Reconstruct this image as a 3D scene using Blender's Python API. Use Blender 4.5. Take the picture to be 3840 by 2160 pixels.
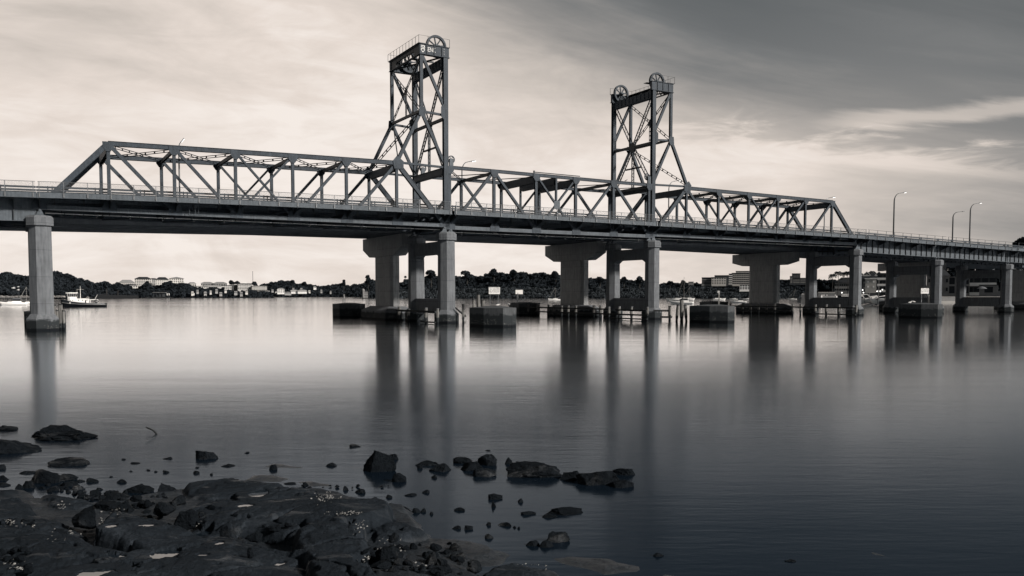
import bpy, math, random
import numpy as np
from mathutils import Vector, Matrix
random.seed(7); rng = np.random.default_rng(7)
for o in list(bpy.data.objects): bpy.data.objects.remove(o)
SC = bpy.context.scene; COL = SC.collection
R = math.radians
# ---------------- camera ----------------
FPX, PITCH, CYP, CAMH = 3171.995, 0.0556, 1280.44, 4.2
cam_d = bpy.data.cameras.new("camera"); cam = bpy.data.objects.new("camera", cam_d); COL.objects.link(cam)
cam.location = (0, 0, CAMH); cam.rotation_euler = (math.pi/2 - PITCH, 0, 0)
cam_d.sensor_width = 36; cam_d.lens = FPX/3840*36; cam_d.shift_y = (CYP-1080)/3840
cam_d.clip_start = 0.2; cam_d.clip_end = 20000
SC.camera = cam
SC.view_settings.view_transform = 'Standard'; SC.view_settings.look = 'None'
SC.view_settings.gamma = 1; SC.view_settings.exposure = 0
SC.render.engine = 'CYCLES'
# ---------------- sky ----------------
SUN_AZ = R(119)   # clockwise from +Y (view direction): low light from behind right
SUN_EL = R(27)
W = bpy.data.worlds.new("World"); SC.world = W; W.use_nodes = True
nt = W.node_tree; nt.nodes.clear()
class NT:
    def __init__(s, t): s.t = t
    def n(s, typ, **kw):
        x = s.t.nodes.new(typ)
        for k, v in kw.items(): setattr(x, k, v)
        return x
    def l(s, a, b): s.t.links.new(a, b)
    def m(s, op, a, b=None, c=None, clamp=False):
        x = s.n('ShaderNodeMath', operation=op); x.use_clamp = clamp
        for i, q in enumerate((a, b, c)):
            if q is None: continue
            if isinstance(q, (int, float)): x.inputs[i].default_value = q
            else: s.l(q, x.inputs[i])
        return x.outputs[0]
    def ss(s, v, a, b, lo=0., hi=1.):
        x = s.n('ShaderNodeMapRange', interpolation_type='SMOOTHSTEP')
        s.l(v, x.inputs[0])
        for i, q in enumerate((a, b, lo, hi)): x.inputs[i+1].default_value = q
        return x.outputs[0]
    def comb(s, x, y, z=0.):
        c = s.n('ShaderNodeCombineXYZ')
        for i, q in enumerate((x, y, z)):
            if isinstance(q, (int, float)): c.inputs[i].default_value = q
            else: s.l(q, c.inputs[i])
        return c.outputs[0]
    def noise(s, vec, scale, detail=5, rough=.55, dist=0.):
        x = s.n('ShaderNodeTexNoise'); s.l(vec, x.inputs['Vector'])
        x.inputs['Scale'].default_value = scale; x.inputs['Detail'].default_value = detail
        x.inputs['Roughness'].default_value = rough; x.inputs['Distortion'].default_value = dist
        return x.outputs[0]
    def ramp(s, v, pts):
        x = s.n('ShaderNodeValToRGB'); s.l(v, x.inputs[0]); e = x.color_ramp.elements
        while len(e) < len(pts): e.new(.5)
        for q, (p, c) in zip(e, pts): q.position = p; q.color = tuple(c)+(1,)
        return x.outputs[0]
N = NT(nt)
tc = N.n('ShaderNodeTexCoord'); sp = N.n('ShaderNodeSeparateXYZ'); N.l(tc.outputs['Generated'], sp.inputs[0])
X, Y, Z = sp.outputs
az = N.m('ARCTAN2', X, Y); el = N.m('ARCSINE', Z)
el0 = N.m('MAXIMUM', el, 0.)
azc = N.m('MINIMUM', N.m('MAXIMUM', az, -1.2), 1.2)
# streaks spread out from the low right
ang = N.m('ARCTAN2', N.m('ADD', el, .10), N.m('SUBTRACT', 1.75, az))
rad = N.m('SUBTRACT', 1.75, az)
c1 = N.noise(N.comb(N.m('MULTIPLY', rad, 2.6), N.m('MULTIPLY', ang, 34.)), 1., 6, .55, .6)
c2 = N.noise(N.comb(N.m('MULTIPLY', rad, 9.), N.m('MULTIPLY', ang, 70.), 3.), 1., 5, .6, .4)
c3 = N.noise(N.comb(N.m('MULTIPLY', az, 1.7), N.m('MULTIPLY', el, 6.5), 8.), 1., 4, .5, .3)
c2b = N.m('SUBTRACT', N.noise(N.comb(N.m('MULTIPLY', rad, 4.5), N.m('MULTIPLY', ang, 22.), 9.), 1., 6, .6, 1.1), .5)
cl = N.m('ADD', N.m('MULTIPLY', c1, .55), N.m('ADD', N.m('MULTIPLY', c2, .2), N.m('MULTIPLY', c3, .25)))
cl = N.m('SUBTRACT', cl, .5)
slope = N.m('ADD', el, N.m('MULTIPLY', azc, .42))
edge = N.m('ADD', slope, N.m('MULTIPLY', cl, .30))
dark = N.ss(edge, .17, .44)
V = N.m('SUBTRACT', .955, N.m('MULTIPLY', dark, .47))
mid = N.m('MULTIPLY', N.ss(el, .12, .27), N.m('MULTIPLY', N.ss(azc, -.15, .02), N.m('SUBTRACT', 1., N.ss(azc, .2, .5))))
V = N.m('SUBTRACT', V, N.m('MULTIPLY', mid, .10))
# dim, clear horizon on the right
dimr = N.m('MULTIPLY', N.ss(azc, -.15, .75), N.m('SUBTRACT', 1., N.ss(el, .0, .16)))
V = N.m('SUBTRACT', V, N.m('MULTIPLY', dimr, .20))
V = N.m('ADD', V, N.m('MULTIPLY', cl, N.m('ADD', .20, N.m('MULTIPLY', dark, .04))))
V = N.m('ADD', V, N.m('MULTIPLY', c2b, N.m('MULTIPLY', .26, N.m('SUBTRACT', 1., dark))))
c4 = N.m('SUBTRACT', N.noise(N.comb(N.m('MULTIPLY', az, 9.), N.m('MULTIPLY', el, 42.), 5.), 1., 5, .6, .8), .5)
V = N.m('ADD', V, N.m('MULTIPLY', N.m('MULTIPLY', c4, .16), N.m('SUBTRACT', 1., dark)))
# bright cloud bank at mid right
g1 = N.m('MULTIPLY', N.m('MULTIPLY', N.ss(azc, -.02, .30), N.m('SUBTRACT', 1., N.ss(azc, .9, 1.2))), N.m('MULTIPLY', N.ss(N.m('ADD', el, N.m('MULTIPLY', cl, .12)), .10, .15), N.m('SUBTRACT', 1., N.ss(N.m('ADD', N.m('ADD', el, N.m('MULTIPLY', azc, .13)), N.m('ADD', N.m('MULTIPLY', cl, -.09), N.m('MULTIPLY', c4, -.10))), .195, .225))))
V = N.m('ADD', V, N.m('MULTIPLY', g1, N.m('ADD', .02, N.m('MULTIPLY', dark, .34))))
# lone bright streak high on the right
g2 = N.m('MULTIPLY', N.ss(azc, .30, .42), N.m('SUBTRACT', 1., N.ss(N.m('ABSOLUTE', N.m('ADD', N.m('SUBTRACT', N.m('ADD', el, N.m('MULTIPLY', azc, .02)), .191), N.m('MULTIPLY', cl, -.07))), .002, .012)))
V = N.m('ADD', V, N.m('MULTIPLY', g2, .22))
lft = N.m('MULTIPLY', N.ss(N.m('ADD', el, N.m('MULTIPLY', cl, .3)), .16, .30), N.m('SUBTRACT', 1., N.ss(azc, -.45, -.1)))
V = N.m('SUBTRACT', V, N.m('MULTIPLY', lft, .13))
# behind and overhead
V = N.m('SUBTRACT', V, N.m('MULTIPLY', N.ss(N.m('ADD', el, N.m('MULTIPLY', azc, .45)), .42, .85), .42))
aw = N.m('ABSOLUTE', az)
V = N.m('SUBTRACT', V, N.m('MULTIPLY', N.ss(aw, .85, 1.7), .45))
V = N.m('MAXIMUM', V, .22)
colr = N.ramp(V, [(0., (.012, .018, .025)), (.22, (.036, .050, .062)), (.35, (.090, .102, .109)), (.48, (.185, .190, .192)), (.65, (.40, .372, .348)), (.78, (.60, .54, .49)), (.90, (.80, .71, .645)), (.97, (.93, .85, .79))])
sky = N.n('ShaderNodeTexSky', sky_type='NISHITA'); sky.sun_disc = False; sky.sun_elevation = SUN_EL; sky.sun_rotation = SUN_AZ
bw = N.n('ShaderNodeRGBToBW'); N.l(sky.outputs[0], bw.inputs[0])
mx = N.n('ShaderNodeMix', data_type='RGBA'); mx.inputs[0].default_value = .04
N.l(colr, mx.inputs[6]); N.l(N.m('MULTIPLY', bw.outputs[0], .10), mx.inputs[7])
bg = N.n('ShaderNodeBackground'); bg.inputs[1].default_value = 1.0; N.l(mx.outputs[2], bg.inputs[0])
ow = N.n('ShaderNodeOutputWorld'); N.l(bg.outputs[0], ow.inputs[0])
# ---------------- sun ----------------
sd = bpy.data.lights.new("sun", 'SUN'); so = bpy.data.objects.new("sun", sd); COL.objects.link(so)
sd.energy = 4.8; sd.angle = R(5); sd.color = (1., .95, .90)
sdir = Vector((math.sin(SUN_AZ)*math.cos(SUN_EL), math.cos(SUN_AZ)*math.cos(SUN_EL), math.sin(SUN_EL)))
so.rotation_euler = sdir.to_track_quat('Z', 'Y').to_euler(); so.location = (50, -50, 80)

# ---------------- measuring the place ----------------
def ray(x, y):
    a = (x-1920)/FPX; b = -(y-CYP)/FPX
    return (a, math.cos(PITCH)+b*math.sin(PITCH), -math.sin(PITCH)+b*math.cos(PITCH))
def Wz(x, y, z=0.):
    r = ray(x, y); k = (z-CAMH)/r[2]; return Vector((k*r[0], k*r[1], z))
def Dp(x, y, d):
    r = ray(x, y); k = d/r[1]; return Vector((k*r[0], d, CAMH+k*r[2]))
# bridge frame
BX, BY, BT = -54.7311, 98.6409, 0.5249
UX, UY = math.cos(BT), math.sin(BT)
P1, P2, P3 = 7.392, 7.4456, 7.4578
SA, SB, SD = 0.0, 52.645, 90.709; SE = SD+7*P3
TW = 10.975
def bw_(s, o, z): return (BX+UX*s-UY*o, BY+UY*s+UX*o, z)
def bl(px, py, s):  # where a sight line meets the cross plane s: gives o, z
    r = ray(px, py); k = (s-(-BX*UX-BY*UY))/(r[0]*UX+r[1]*UY)
    x, y = k*r[0]-BX, k*r[1]-BY
    return (-x*UY+y*UX, CAMH+k*r[2])
def lerp(x, pts):
    return float(np.interp(x, [p[0] for p in pts], [p[1] for p in pts]))
ZD = [(-60, 14.9), (-30, 15.35), (-4, 15.68), (0, 15.78), (5, 15.92), (24, 16.17), (49, 16.33), (71, 16.3), (90, 16.2), (124, 15.95), (143, 15.81), (155.7, 15.52), (172, 15.22), (198.6, 14.75), (240, 13.9)]
def zd(s): return lerp(s, ZD)
def zt(s): return lerp(s, [(0, 22.1), (7.4, 22.2), (25, 22.5), (44.5, 22.74), (60, 22.74), (82.5, 22.58), (98.2, 22.58), (135.4, 22.24)])
def zb(s): return 14.0 if 52.3 < s < 90.3 else 14.3

# ---------------- materials ----------------
MATS = {}
def mat(name, col, rough=.6, metal=0., var=.25, scale=3., bump=.1, streak=0., tide=None, spec=.5, bscale=None, joint=0):
    if name in MATS: return MATS[name]
    m = bpy.data.materials.new(name); m.use_nodes = True; t = NT(m.node_tree); m.node_tree.nodes.clear()
    b = t.n('ShaderNodeBsdfPrincipled'); o = t.n('ShaderNodeOutputMaterial'); t.l(b.outputs[0], o.inputs[0])
    b.inputs['Roughness'].default_value = rough; b.inputs['Metallic'].default_value = metal
    b.inputs['Specular IOR Level'].default_value = spec if rough < .75 else spec*.25
    tcc = t.n('ShaderNodeNewGeometry'); pos = tcc.outputs['Position']
    n1 = t.noise(pos, scale, 6, .6, .2); n2 = t.noise(pos, scale*.17, 3, .5)
    f = t.m('ADD', t.m('MULTIPLY', n1, .6), t.m('MULTIPLY', n2, .4))
    if streak:
        s = t.n('ShaderNodeSeparateXYZ'); t.l(pos, s.inputs[0])
        st = t.noise(t.comb(t.m('MULTIPLY', s.outputs[0], 5.), t.m('MULTIPLY', s.outputs[1], 5.), t.m('MULTIPLY', s.outputs[2], .45)), 1., 4, .6)
        f = t.m('ADD', t.m('MULTIPLY', f, 1-streak), t.m('MULTIPLY', st, streak))
    lo = tuple(c*(1-var) for c in col); hi = tuple(min(1, c*(1+var)) for c in col)
    cr = t.ramp(f, [(.30, lo), (.5, col), (.70, hi)])
    out = cr
    if joint:   # formwork lift lines
        s = t.n('ShaderNodeSeparateXYZ'); t.l(pos, s.inputs[0]); fz = t.m('DIVIDE', s.outputs[2], joint)
        ln = t.m('LESS_THAN', t.m('FRACT', fz), .05/joint); lift = t.noise(t.comb(t.m('FLOOR', fz), 0., 3.), 5., 0)
        k_ = t.m('SUBTRACT', t.m('ADD', .78, t.m('MULTIPLY', lift, .44)), t.m('MULTIPLY', ln, .35))
        mj = t.n('ShaderNodeMix', data_type='RGBA', blend_type='MULTIPLY'); mj.inputs[0].default_value = 1.; t.l(cr, mj.inputs[6]); t.l(t.comb(k_, k_, k_), mj.inputs[7]); cr = mj.outputs[2]; out = cr
    if tide is not None:   # stained, shell-crusted band up to the high water mark
        s = t.n('ShaderNodeSeparateXYZ'); t.l(pos, s.inputs[0])
        nz = t.noise(pos, 1.6, 4, .6)
        hgt = t.m('ADD', s.outputs[2], t.m('MULTIPLY', t.m('SUBTRACT', nz, .5), -1.1))
        k1 = t.ss(hgt, tide*.82, tide*1.02)
        mm = t.n('ShaderNodeMix', data_type='RGBA'); t.l(k1, mm.inputs[0]); mm.inputs[6].default_value = (.030, .034, .036, 1); t.l(cr, mm.inputs[7])
        vo = t.n('ShaderNodeTexVoronoi'); t.l(pos, vo.inputs['Vector']); vo.inputs['Scale'].default_value = 7.
        sh = t.m('MULTIPLY', t.m('LESS_THAN', vo.outputs['Distance'], .20), t.m('GREATER_THAN', t.noise(pos, 1.1, 3), .52))
        sh = t.m('MULTIPLY', sh, t.m('LESS_THAN', hgt, tide*.55))
        m2 = t.n('ShaderNodeMix', data_type='RGBA'); t.l(sh, m2.inputs[0]); t.l(mm.outputs[2], m2.inputs[6]); m2.inputs[7].default_value = (.45, .43, .40, 1)
        k0 = t.ss(s.outputs[2], .18, .38)
        m3 = t.n('ShaderNodeMix', data_type='RGBA'); t.l(k0, m3.inputs[0]); m3.inputs[6].default_value = (.008, .010, .012, 1); t.l(m2.outputs[2], m3.inputs[7])
        out = m3.outputs[2]
    t.l(out, b.inputs['Base Color'])
    if bump:
        bp = t.n('ShaderNodeBump'); bp.inputs['Strength'].default_value = bump; bp.inputs['Distance'].default_value = .05
        t.l(t.noise(pos, bscale or scale*4, 5, .6), bp.inputs['Height']); t.l(bp.outputs[0], b.inputs['Normal'])
    MATS[name] = m; return m
STEEL = mat('painted_steel', (.040, .050, .061), .6, 0, .6, 2.6, .06, .45, spec=.25)
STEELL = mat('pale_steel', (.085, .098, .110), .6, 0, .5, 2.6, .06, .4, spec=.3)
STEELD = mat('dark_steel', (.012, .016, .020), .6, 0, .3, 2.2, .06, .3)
GALV = mat('galvanised_steel', (.16, .165, .17), .45, .3, .2, 5., .03)
PIPE = mat('pale_conduit', (.75, .72, .68), .35, 0, .1, 2., 0)
CONCN = mat('newer_concrete', (.30, .30, .298), .85, 0, .38, 1.3, .25, .55, tide=1.35, joint=2.35)
CONC = mat('weathered_concrete', (.145, .152, .160), .85, 0, .42, 1.3, .25, .55, tide=1.35, joint=3.1)
CONCD = mat('stained_block_concrete', (.085, .089, .092), .85, 0, .5, 1.1, .4, .6, tide=1.75)
CONCG = mat('girder_concrete', (.14, .15, .16), .8, 0, .35, .8, .15, .3)
ASPH = mat('asphalt', (.05, .05, .052), .9, 0, .2, 4., .1)
WOOD = mat('weathered_timber', (.17, .165, .155), .9, 0, .6, 4., .5, .7, tide=.95)
WOODD = mat('dark_timber', (.035, .037, .038), .9, 0, .5, 4., .5, .6)
WHITE = mat('white_paint', (.86, .83, .79), .4, 0, .05, 3., 0)
CREAM = mat('cream_render', (.42, .40, .37), .8, 0, .12, .6, .05)
GREYW = mat('grey_render', (.23, .225, .22), .8, 0, .15, .6, .05)
DARKW = mat('dark_render', (.06, .064, .068), .8, 0, .15, .6, .05)
BRICK = mat('dark_brick', (.10, .10, .10), .85, 0, .3, 2., .1)
ROOFD = mat('dark_roof_tiles', (.028, .030, .033), .8, 0, .3, 2., .2)
ROOFL = mat('pale_roof', (.24, .235, .23), .7, 0, .2, 1., .1)
GLASS = mat('window_glass', (.02, .023, .027), .08, 0, .1, 1., 0, spec=.6)
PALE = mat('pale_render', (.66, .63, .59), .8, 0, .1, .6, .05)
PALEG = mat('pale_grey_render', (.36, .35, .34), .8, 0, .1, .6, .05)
DWIN = mat('dark_window', (.018, .021, .025), .5, 0, .2, 1., 0, spec=.15)
BLACK = mat('black_paint', (.010, .012, .015), .35, 0, .2, 2., 0)
SIGNK = mat('sign_ink', (.012, .013, .015), .6, 0, .05, 2., 0)
GRAF = mat('graffiti_paint', (.72, .70, .66), .6, 0, .08, 8., 0)
BARK = mat('bark', (.05, .048, .045), .95, 0, .3, 6., .3)
BIRDW = mat('gull_feathers', (.75, .73, .70), .8, 0, .1, 9., 0)
CANVAS = mat('grey_canvas', (.15, .155, .16), .9, 0, .15, 2., .1)
SLAT = mat('sandstone_wall', (.27, .255, .24), .9, 0, .4, 3.5, .3)
def foliage(name, col):
    if name in MATS: return MATS[name]
    m = mat(name, col, 1., 0, .5, .35, 0, spec=0.); return m
F1 = foliage('eucalypt_foliage', (.026, .031, .036)); F2 = foliage('mangrove_foliage', (.056, .064, .070)); F3 = foliage('garden_foliage', (.016, .020, .023))
def lampmat():
    m = bpy.data.materials.new('lit_lamp'); m.use_nodes = True; t = m.node_tree; t.nodes.clear()
    e = t.nodes.new('ShaderNodeEmission'); e.inputs[0].default_value = (1, .97, .92, 1); e.inputs[1].default_value = 2.5
    o = t.nodes.new('ShaderNodeOutputMaterial'); t.links.new(e.outputs[0], o.inputs[0]); return m
LIT = lampmat()
def meshmat():
    m = bpy.data.materials.new('chain_link'); m.use_nodes = True; t = NT(m.node_tree); m.node_tree.nodes.clear()
    g = t.n('ShaderNodeTexCoord'); s = t.n('ShaderNodeSeparateXYZ'); t.l(g.outputs['Object'], s.inputs[0])
    a = t.m('FRACT', t.m('MULTIPLY', t.m('ADD', s.outputs[0], s.outputs[2]), 12.)); b = t.m('FRACT', t.m('MULTIPLY', t.m('SUBTRACT', s.outputs[0], s.outputs[2]), 12.))
    k = t.m('MAXIMUM', t.m('LESS_THAN', a, .10), t.m('LESS_THAN', b, .10))
    tr = t.n('ShaderNodeBsdfTransparent'); d = t.n('ShaderNodeBsdfDiffuse'); d.inputs[0].default_value = (.12, .12, .12, 1)
    mx = t.n('ShaderNodeMixShader'); t.l(k, mx.inputs[0]); t.l(tr.outputs[0], mx.inputs[1]); t.l(d.outputs[0], mx.inputs[2])
    o = t.n('ShaderNodeOutputMaterial'); t.l(mx.outputs[0], o.inputs[0]); return m
LINK = meshmat()

# ---------------- mesh helpers ----------------
ORG = {}
def props(o, label=None, cat=None, group=None, kind=None):
    if label: o['label'] = label
    if cat: o['category'] = cat
    if group: o['group'] = group
    if kind: o['kind'] = kind
    return o
def thing(name, label, cat, loc=(0, 0, 0), rz=0., group=None):
    o = bpy.data.objects.new(name, None); COL.objects.link(o); o.empty_display_size = .5
    o.location = loc; o.rotation_euler = (0, 0, rz); ORG[o.name] = (0, 0, 0)
    return props(o, label, cat, group)
def bthing(name, label, cat, org, group=None):
    o = thing(name, label, cat, bw_(*org), BT, group); ORG[o.name] = org; return o
def copy_tree(o, parent=None):
    c = o.copy(); COL.objects.link(c); c.parent = parent
    ORG[c.name] = ORG.get(o.name, (0, 0, 0))
    for ch in o.children: copy_tree(ch, c)
    return c
class MB:
    def __init__(s): s.v = []; s.f = []
    def add(s, vs, fs):
        b = len(s.v); s.v += [tuple(p) for p in vs]; s.f += [tuple(b+i for i in f) for f in fs]; return s
    def hexa(s, p):  # 8 points, bottom 4 then top 4
        return s.add(p, [(0, 3, 2, 1), (4, 5, 6, 7), (0, 1, 5, 4), (1, 2, 6, 5), (2, 3, 7, 6), (3, 0, 4, 7)])
    def box(s, x0, x1, y0, y1, z0, z1):
        return s.hexa([(x0, y0, z0), (x1, y0, z0), (x1, y1, z0), (x0, y1, z0), (x0, y0, z1), (x1, y0, z1), (x1, y1, z1), (x0, y1, z1)])
    def beam(s, p, q, w, h, side=(0, 1, 0)):  # w along side, h across
        p = Vector(p); q = Vector(q); a = (q-p).normalized(); sd_ = Vector(side); sd_ = (sd_-a*sd_.dot(a))
        if sd_.length < 1e-4: sd_ = a.orthogonal()
        sd_.normalize(); up = a.cross(sd_)
        A = sd_*(w/2); B = up*(h/2)
        return s.hexa([p-A-B, p+A-B, p+A+B, p-A+B, q-A-B, q+A-B, q+A+B, q-A+B])
    def hbeam(s, p, q, w, h, side=(0, 1, 0), t=.04):  # flanges at +-w/2 along side, web between
        p = Vector(p); q = Vector(q); a = (q-p).normalized(); sd_ = Vector(side); sd_ = (sd_-a*sd_.dot(a)).normalized()
        for k in (-1, 1):
            d = sd_*(k*(w/2-t/2)); s.beam(p+d, q+d, t, h, sd_)
        return s.beam(p, q, w-2*t-.004, t, sd_)
    def lattice(s, p, q, w, d, side, n, t=.07):  # two angles with zigzag lacing
        p = Vector(p); q = Vector(q); a = (q-p).normalized(); sd_ = Vector(side); sd_ = (sd_-a*sd_.dot(a)).normalized()
        A = sd_*(w/2)
        s.beam(p-A, q-A, t, d, sd_); s.beam(p+A, q+A, t, d, sd_)
        for i in range(n):
            k0 = p+(q-p)*(i/n); k1 = p+(q-p)*((i+1)/n); g = 1 if i % 2 else -1
            s.beam(k0-A*g*.9, k1+A*g*.9, t*.8, t*.8, sd_)
        return s
    def batten(s, p, q, w, d, side, n, t=.08):
        p = Vector(p); q = Vector(q); a = (q-p).normalized(); sd_ = Vector(side); sd_ = (sd_-a*sd_.dot(a)).normalized()
        A = sd_*(w/2); s.beam(p-A, q-A, t, d, sd_); s.beam(p+A, q+A, t, d, sd_)
        for i in range(1, n):
            k = p+(q-p)*(i/n); s.beam(k-A*.95, k+A*.95, d*.6, .22, a.cross(sd_))
        return s
    def prism(s, poly, z0, z1, top=None):
        n = len(poly); top = top or poly
        vs = [(x, y, z0) for x, y in poly]+[(x, y, z1) for x, y in top]
        fs = [tuple(range(n-1, -1, -1)), tuple(range(n, 2*n))]+[(i, (i+1) % n, n+(i+1) % n, n+i) for i in range(n)]
        return s.add(vs, fs)
    def plate(s, pts, nrm, t):  # planar polygon thickened along nrm
        n = len(pts); nv = Vector(nrm).normalized()*(t/2)
        vs = [Vector(p)-nv for p in pts]+[Vector(p)+nv for p in pts]
        return s.add(vs, [tuple(range(n-1, -1, -1)), tuple(range(n, 2*n))]+[(i, (i+1) % n, n+(i+1) % n, n+i) for i in range(n)])
    def tube(s, pts, r, n=8, r1=None):
        pts = [Vector(p) for p in pts]; m = len(pts); vs = []
        prev = None
        for i, p in enumerate(pts):
            a = (pts[min(i+1, m-1)]-pts[max(i-1, 0)]).normalized()
            x = a.orthogonal().normalized() if prev is None else (prev-a*prev.dot(a)).normalized()
            prev = x; y = a.cross(x)
            rr = r if r1 is None else r+(r1-r)*i/(m-1)
            vs += [p+x*(rr*math.cos(2*math.pi*k/n))+y*(rr*math.sin(2*math.pi*k/n)) for k in range(n)]
        fs = [tuple(range(n-1, -1, -1)), tuple(range((m-1)*n, m*n))]
        for i in range(m-1):
            for k in range(n): fs.append((i*n+k, i*n+(k+1) % n, (i+1)*n+(k+1) % n, (i+1)*n+k))
        return s.add(vs, fs)
    def lathe(s, prof, n=24, axis='z', c=(0, 0, 0)):
        m = len(prof); vs = []
        for r, h in prof:
            for k in range(n):
                a = 2*math.pi*k/n
                p = (r*math.cos(a), r*math.sin(a), h) if axis == 'z' else (r*math.cos(a), h, r*math.sin(a))
                vs.append((p[0]+c[0], p[1]+c[1], p[2]+c[2]))
        fs = [(i*n+k, i*n+(k+1) % n, (i+1)*n+(k+1) % n, (i+1)*n+k) for i in range(m-1) for k in range(n)]
        if prof[0] != prof[-1]: fs += [tuple(range(n-1, -1, -1)), tuple(range((m-1)*n, m*n))]
        return s.add(vs, fs)
    def sweep(s, ss, prof):  # prof(s)-> list of (o,z)
        m = len(ss); P = [prof(q) for q in ss]; n = len(P[0])
        vs = [(q, o, z) for q, pr in zip(ss, P) for o, z in pr]
        fs = [(i*n+k, (i+1)*n+k, (i+1)*n+(k+1) % n, i*n+(k+1) % n) for i in range(m-1) for k in range(n)]
        fs += [tuple(range(n)), tuple(range(m*n-1, (m-1)*n-1, -1))]
        return s.add(vs, fs)
    def build(s, name, m, parent=None, smooth=False, label=None):
        me = bpy.data.meshes.new(name)
        g = ORG.get(parent.name, (0, 0, 0)) if parent else (0, 0, 0)
        me.from_pydata([(x-g[0], y-g[1], z-g[2]) for x, y, z in s.v], [], s.f)
        me.validate(); 
        import bmesh
        b = bmesh.new(); b.from_mesh(me); bmesh.ops.recalc_face_normals(b, faces=b.faces); b.to_mesh(me); b.free()
        if smooth: me.polygons.foreach_set('use_smooth', [True]*len(me.polygons))
        me.materials.append(m); o = bpy.data.objects.new(name, me); COL.objects.link(o)
        if parent: o.parent = parent; ORG[o.name] = g
        if label: o['label'] = label
        return o
def single(name, mb, m, label, cat, loc=(0, 0, 0), rz=0, group=None, smooth=False):
    o = mb.build(name, m, None, smooth); o.location = loc; o.rotation_euler = (0, 0, rz); return props(o, label, cat, group)
def struct(name, mb, m, smooth=False):
    o = mb.build(name, m, None, smooth); o['kind'] = 'structure'; return o
def text_mesh(body, size, depth=.004):
    cu = bpy.data.curves.new('lettering', 'FONT'); cu.body = body; cu.size = size; cu.extrude = depth; cu.align_x = 'CENTER'; cu.align_y = 'CENTER'
    o = bpy.data.objects.new('lettering', cu); COL.objects.link(o)
    dg = bpy.context.evaluated_depsgraph_get(); me = bpy.data.meshes.new_from_object(o.evaluated_get(dg))
    vs = [tuple(v.co) for v in me.vertices]; fs = [tuple(p.vertices) for p in me.polygons]
    bpy.data.objects.remove(o); bpy.data.curves.remove(cu); bpy.data.meshes.remove(me)
    return vs, fs
# vectorised value noise
def _h(ix, iy, iz, sd_=0):
    n = (ix*73856093) ^ (iy*19349663) ^ (iz*83492791) ^ (sd_*2654435)
    n = (n ^ (n >> 13))*1274126177 & 0x7fffffff
    return ((n ^ (n >> 16)) & 0xffff)/65535.
def vnoise(p, sd_=0):
    i = np.floor(p).astype(np.int64); f = p-i; f = f*f*(3-2*f); r = 0
    for dx in (0, 1):
        for dy in (0, 1):
            for dz in (0, 1):
                w = (f[:, 0] if dx else 1-f[:, 0])*(f[:, 1] if dy else 1-f[:, 1])*(f[:, 2] if dz else 1-f[:, 2])
                r = r+w*_h(i[:, 0]+dx, i[:, 1]+dy, i[:, 2]+dz, sd_)
    return r*2-1
def fbm(p, o=4, sd_=0, g=.5):
    r = 0; a = 1.
    for k in range(o): r = r+a*vnoise(p*(2**k)+17.3*k, sd_+k); a *= g
    return r
# ================= STEEL BRIDGE =================
NEAR = (0, -1, 0)
def truss_side(T, s0, p, n, o, pat, lift=False):
    U = lambda i: (s0+i*p, o, zt(s0+i*p)); L = lambda i: (s0+i*p, o, zb(s0+1)+0*i)
    first, last = (0, n) if lift else (1, n-1)
    k = .50 if not lift else .40
    mb = MB(); 
    for i in range(first, last):
        mb.hbeam(U(i), U(i+1), k, k+.04, t=.05); a, b = Vector(U(i)), Vector(U(i+1)); up = Vector((0, 0, k/2+.02)); mb.beam(a+up, b+up, k+.16, .05)
        mb.beam(a-up*.95, b-up*.95, k, .04)
    mb.build('top_chord', STEEL, T)
    mb = MB(); z = zb(s0+1)
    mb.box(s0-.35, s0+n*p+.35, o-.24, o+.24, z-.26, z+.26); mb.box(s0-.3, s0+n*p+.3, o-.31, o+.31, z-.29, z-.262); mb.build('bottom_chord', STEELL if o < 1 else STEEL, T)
    if not lift:
        for a, b in ((0, 1), (n, n-1)):
            mb = MB().hbeam(L(a), U(b), .50, .56, t=.06); d = (Vector(U(b))-Vector(L(a))).normalized(); nn = d.cross(Vector((0, 1, 0))); nn = nn if nn.z > 0 else -nn
            mb.beam(Vector(L(a))+nn*.31, Vector(U(b))+nn*.31, .62, .05); mb.build('end_post', STEEL, T)
    for i in range(first, last+1):
        MB().hbeam(L(i), (U(i)[0], o, U(i)[2]-.2), .36, .38 if not lift else .42).build('vertical', STEEL, T)
    for (a, b, w) in pat:   # from U(a) to L(b)
        pq = Vector(U(a)), Vector(L(b)); m = MB().hbeam(pq[0], pq[1], .34, w); m.build('diagonal', STEEL, T)
    for i in range(first, last+1):
        g = MB(); x, _, zz = U(i); e = o-.28*(1 if o < 1 else -1)
        g.plate([(x-.65, e, zz+.2), (x+.65, e, zz+.2), (x+.6, e, zz-.45), (x+.25, e, zz-.95), (x-.25, e, zz-.95), (x-.6, e, zz-.45)], (0, 1, 0), .03).build('gusset_plate', STEEL, T)
    for i in range(0, n+1):
        g = MB(); x, _, zz = L(i); e = o-.28*(1 if o < 1 else -1)
        g.plate([(x-.8, e, zz-.3), (x+.8, e, zz-.3), (x+.8, e, zz+.35), (x+.45, e, zz+1.0), (x-.45, e, zz+1.0), (x-.8, e, zz+.35)], (0, 1, 0), .03).build('gusset_plate', STEEL, T)
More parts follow.
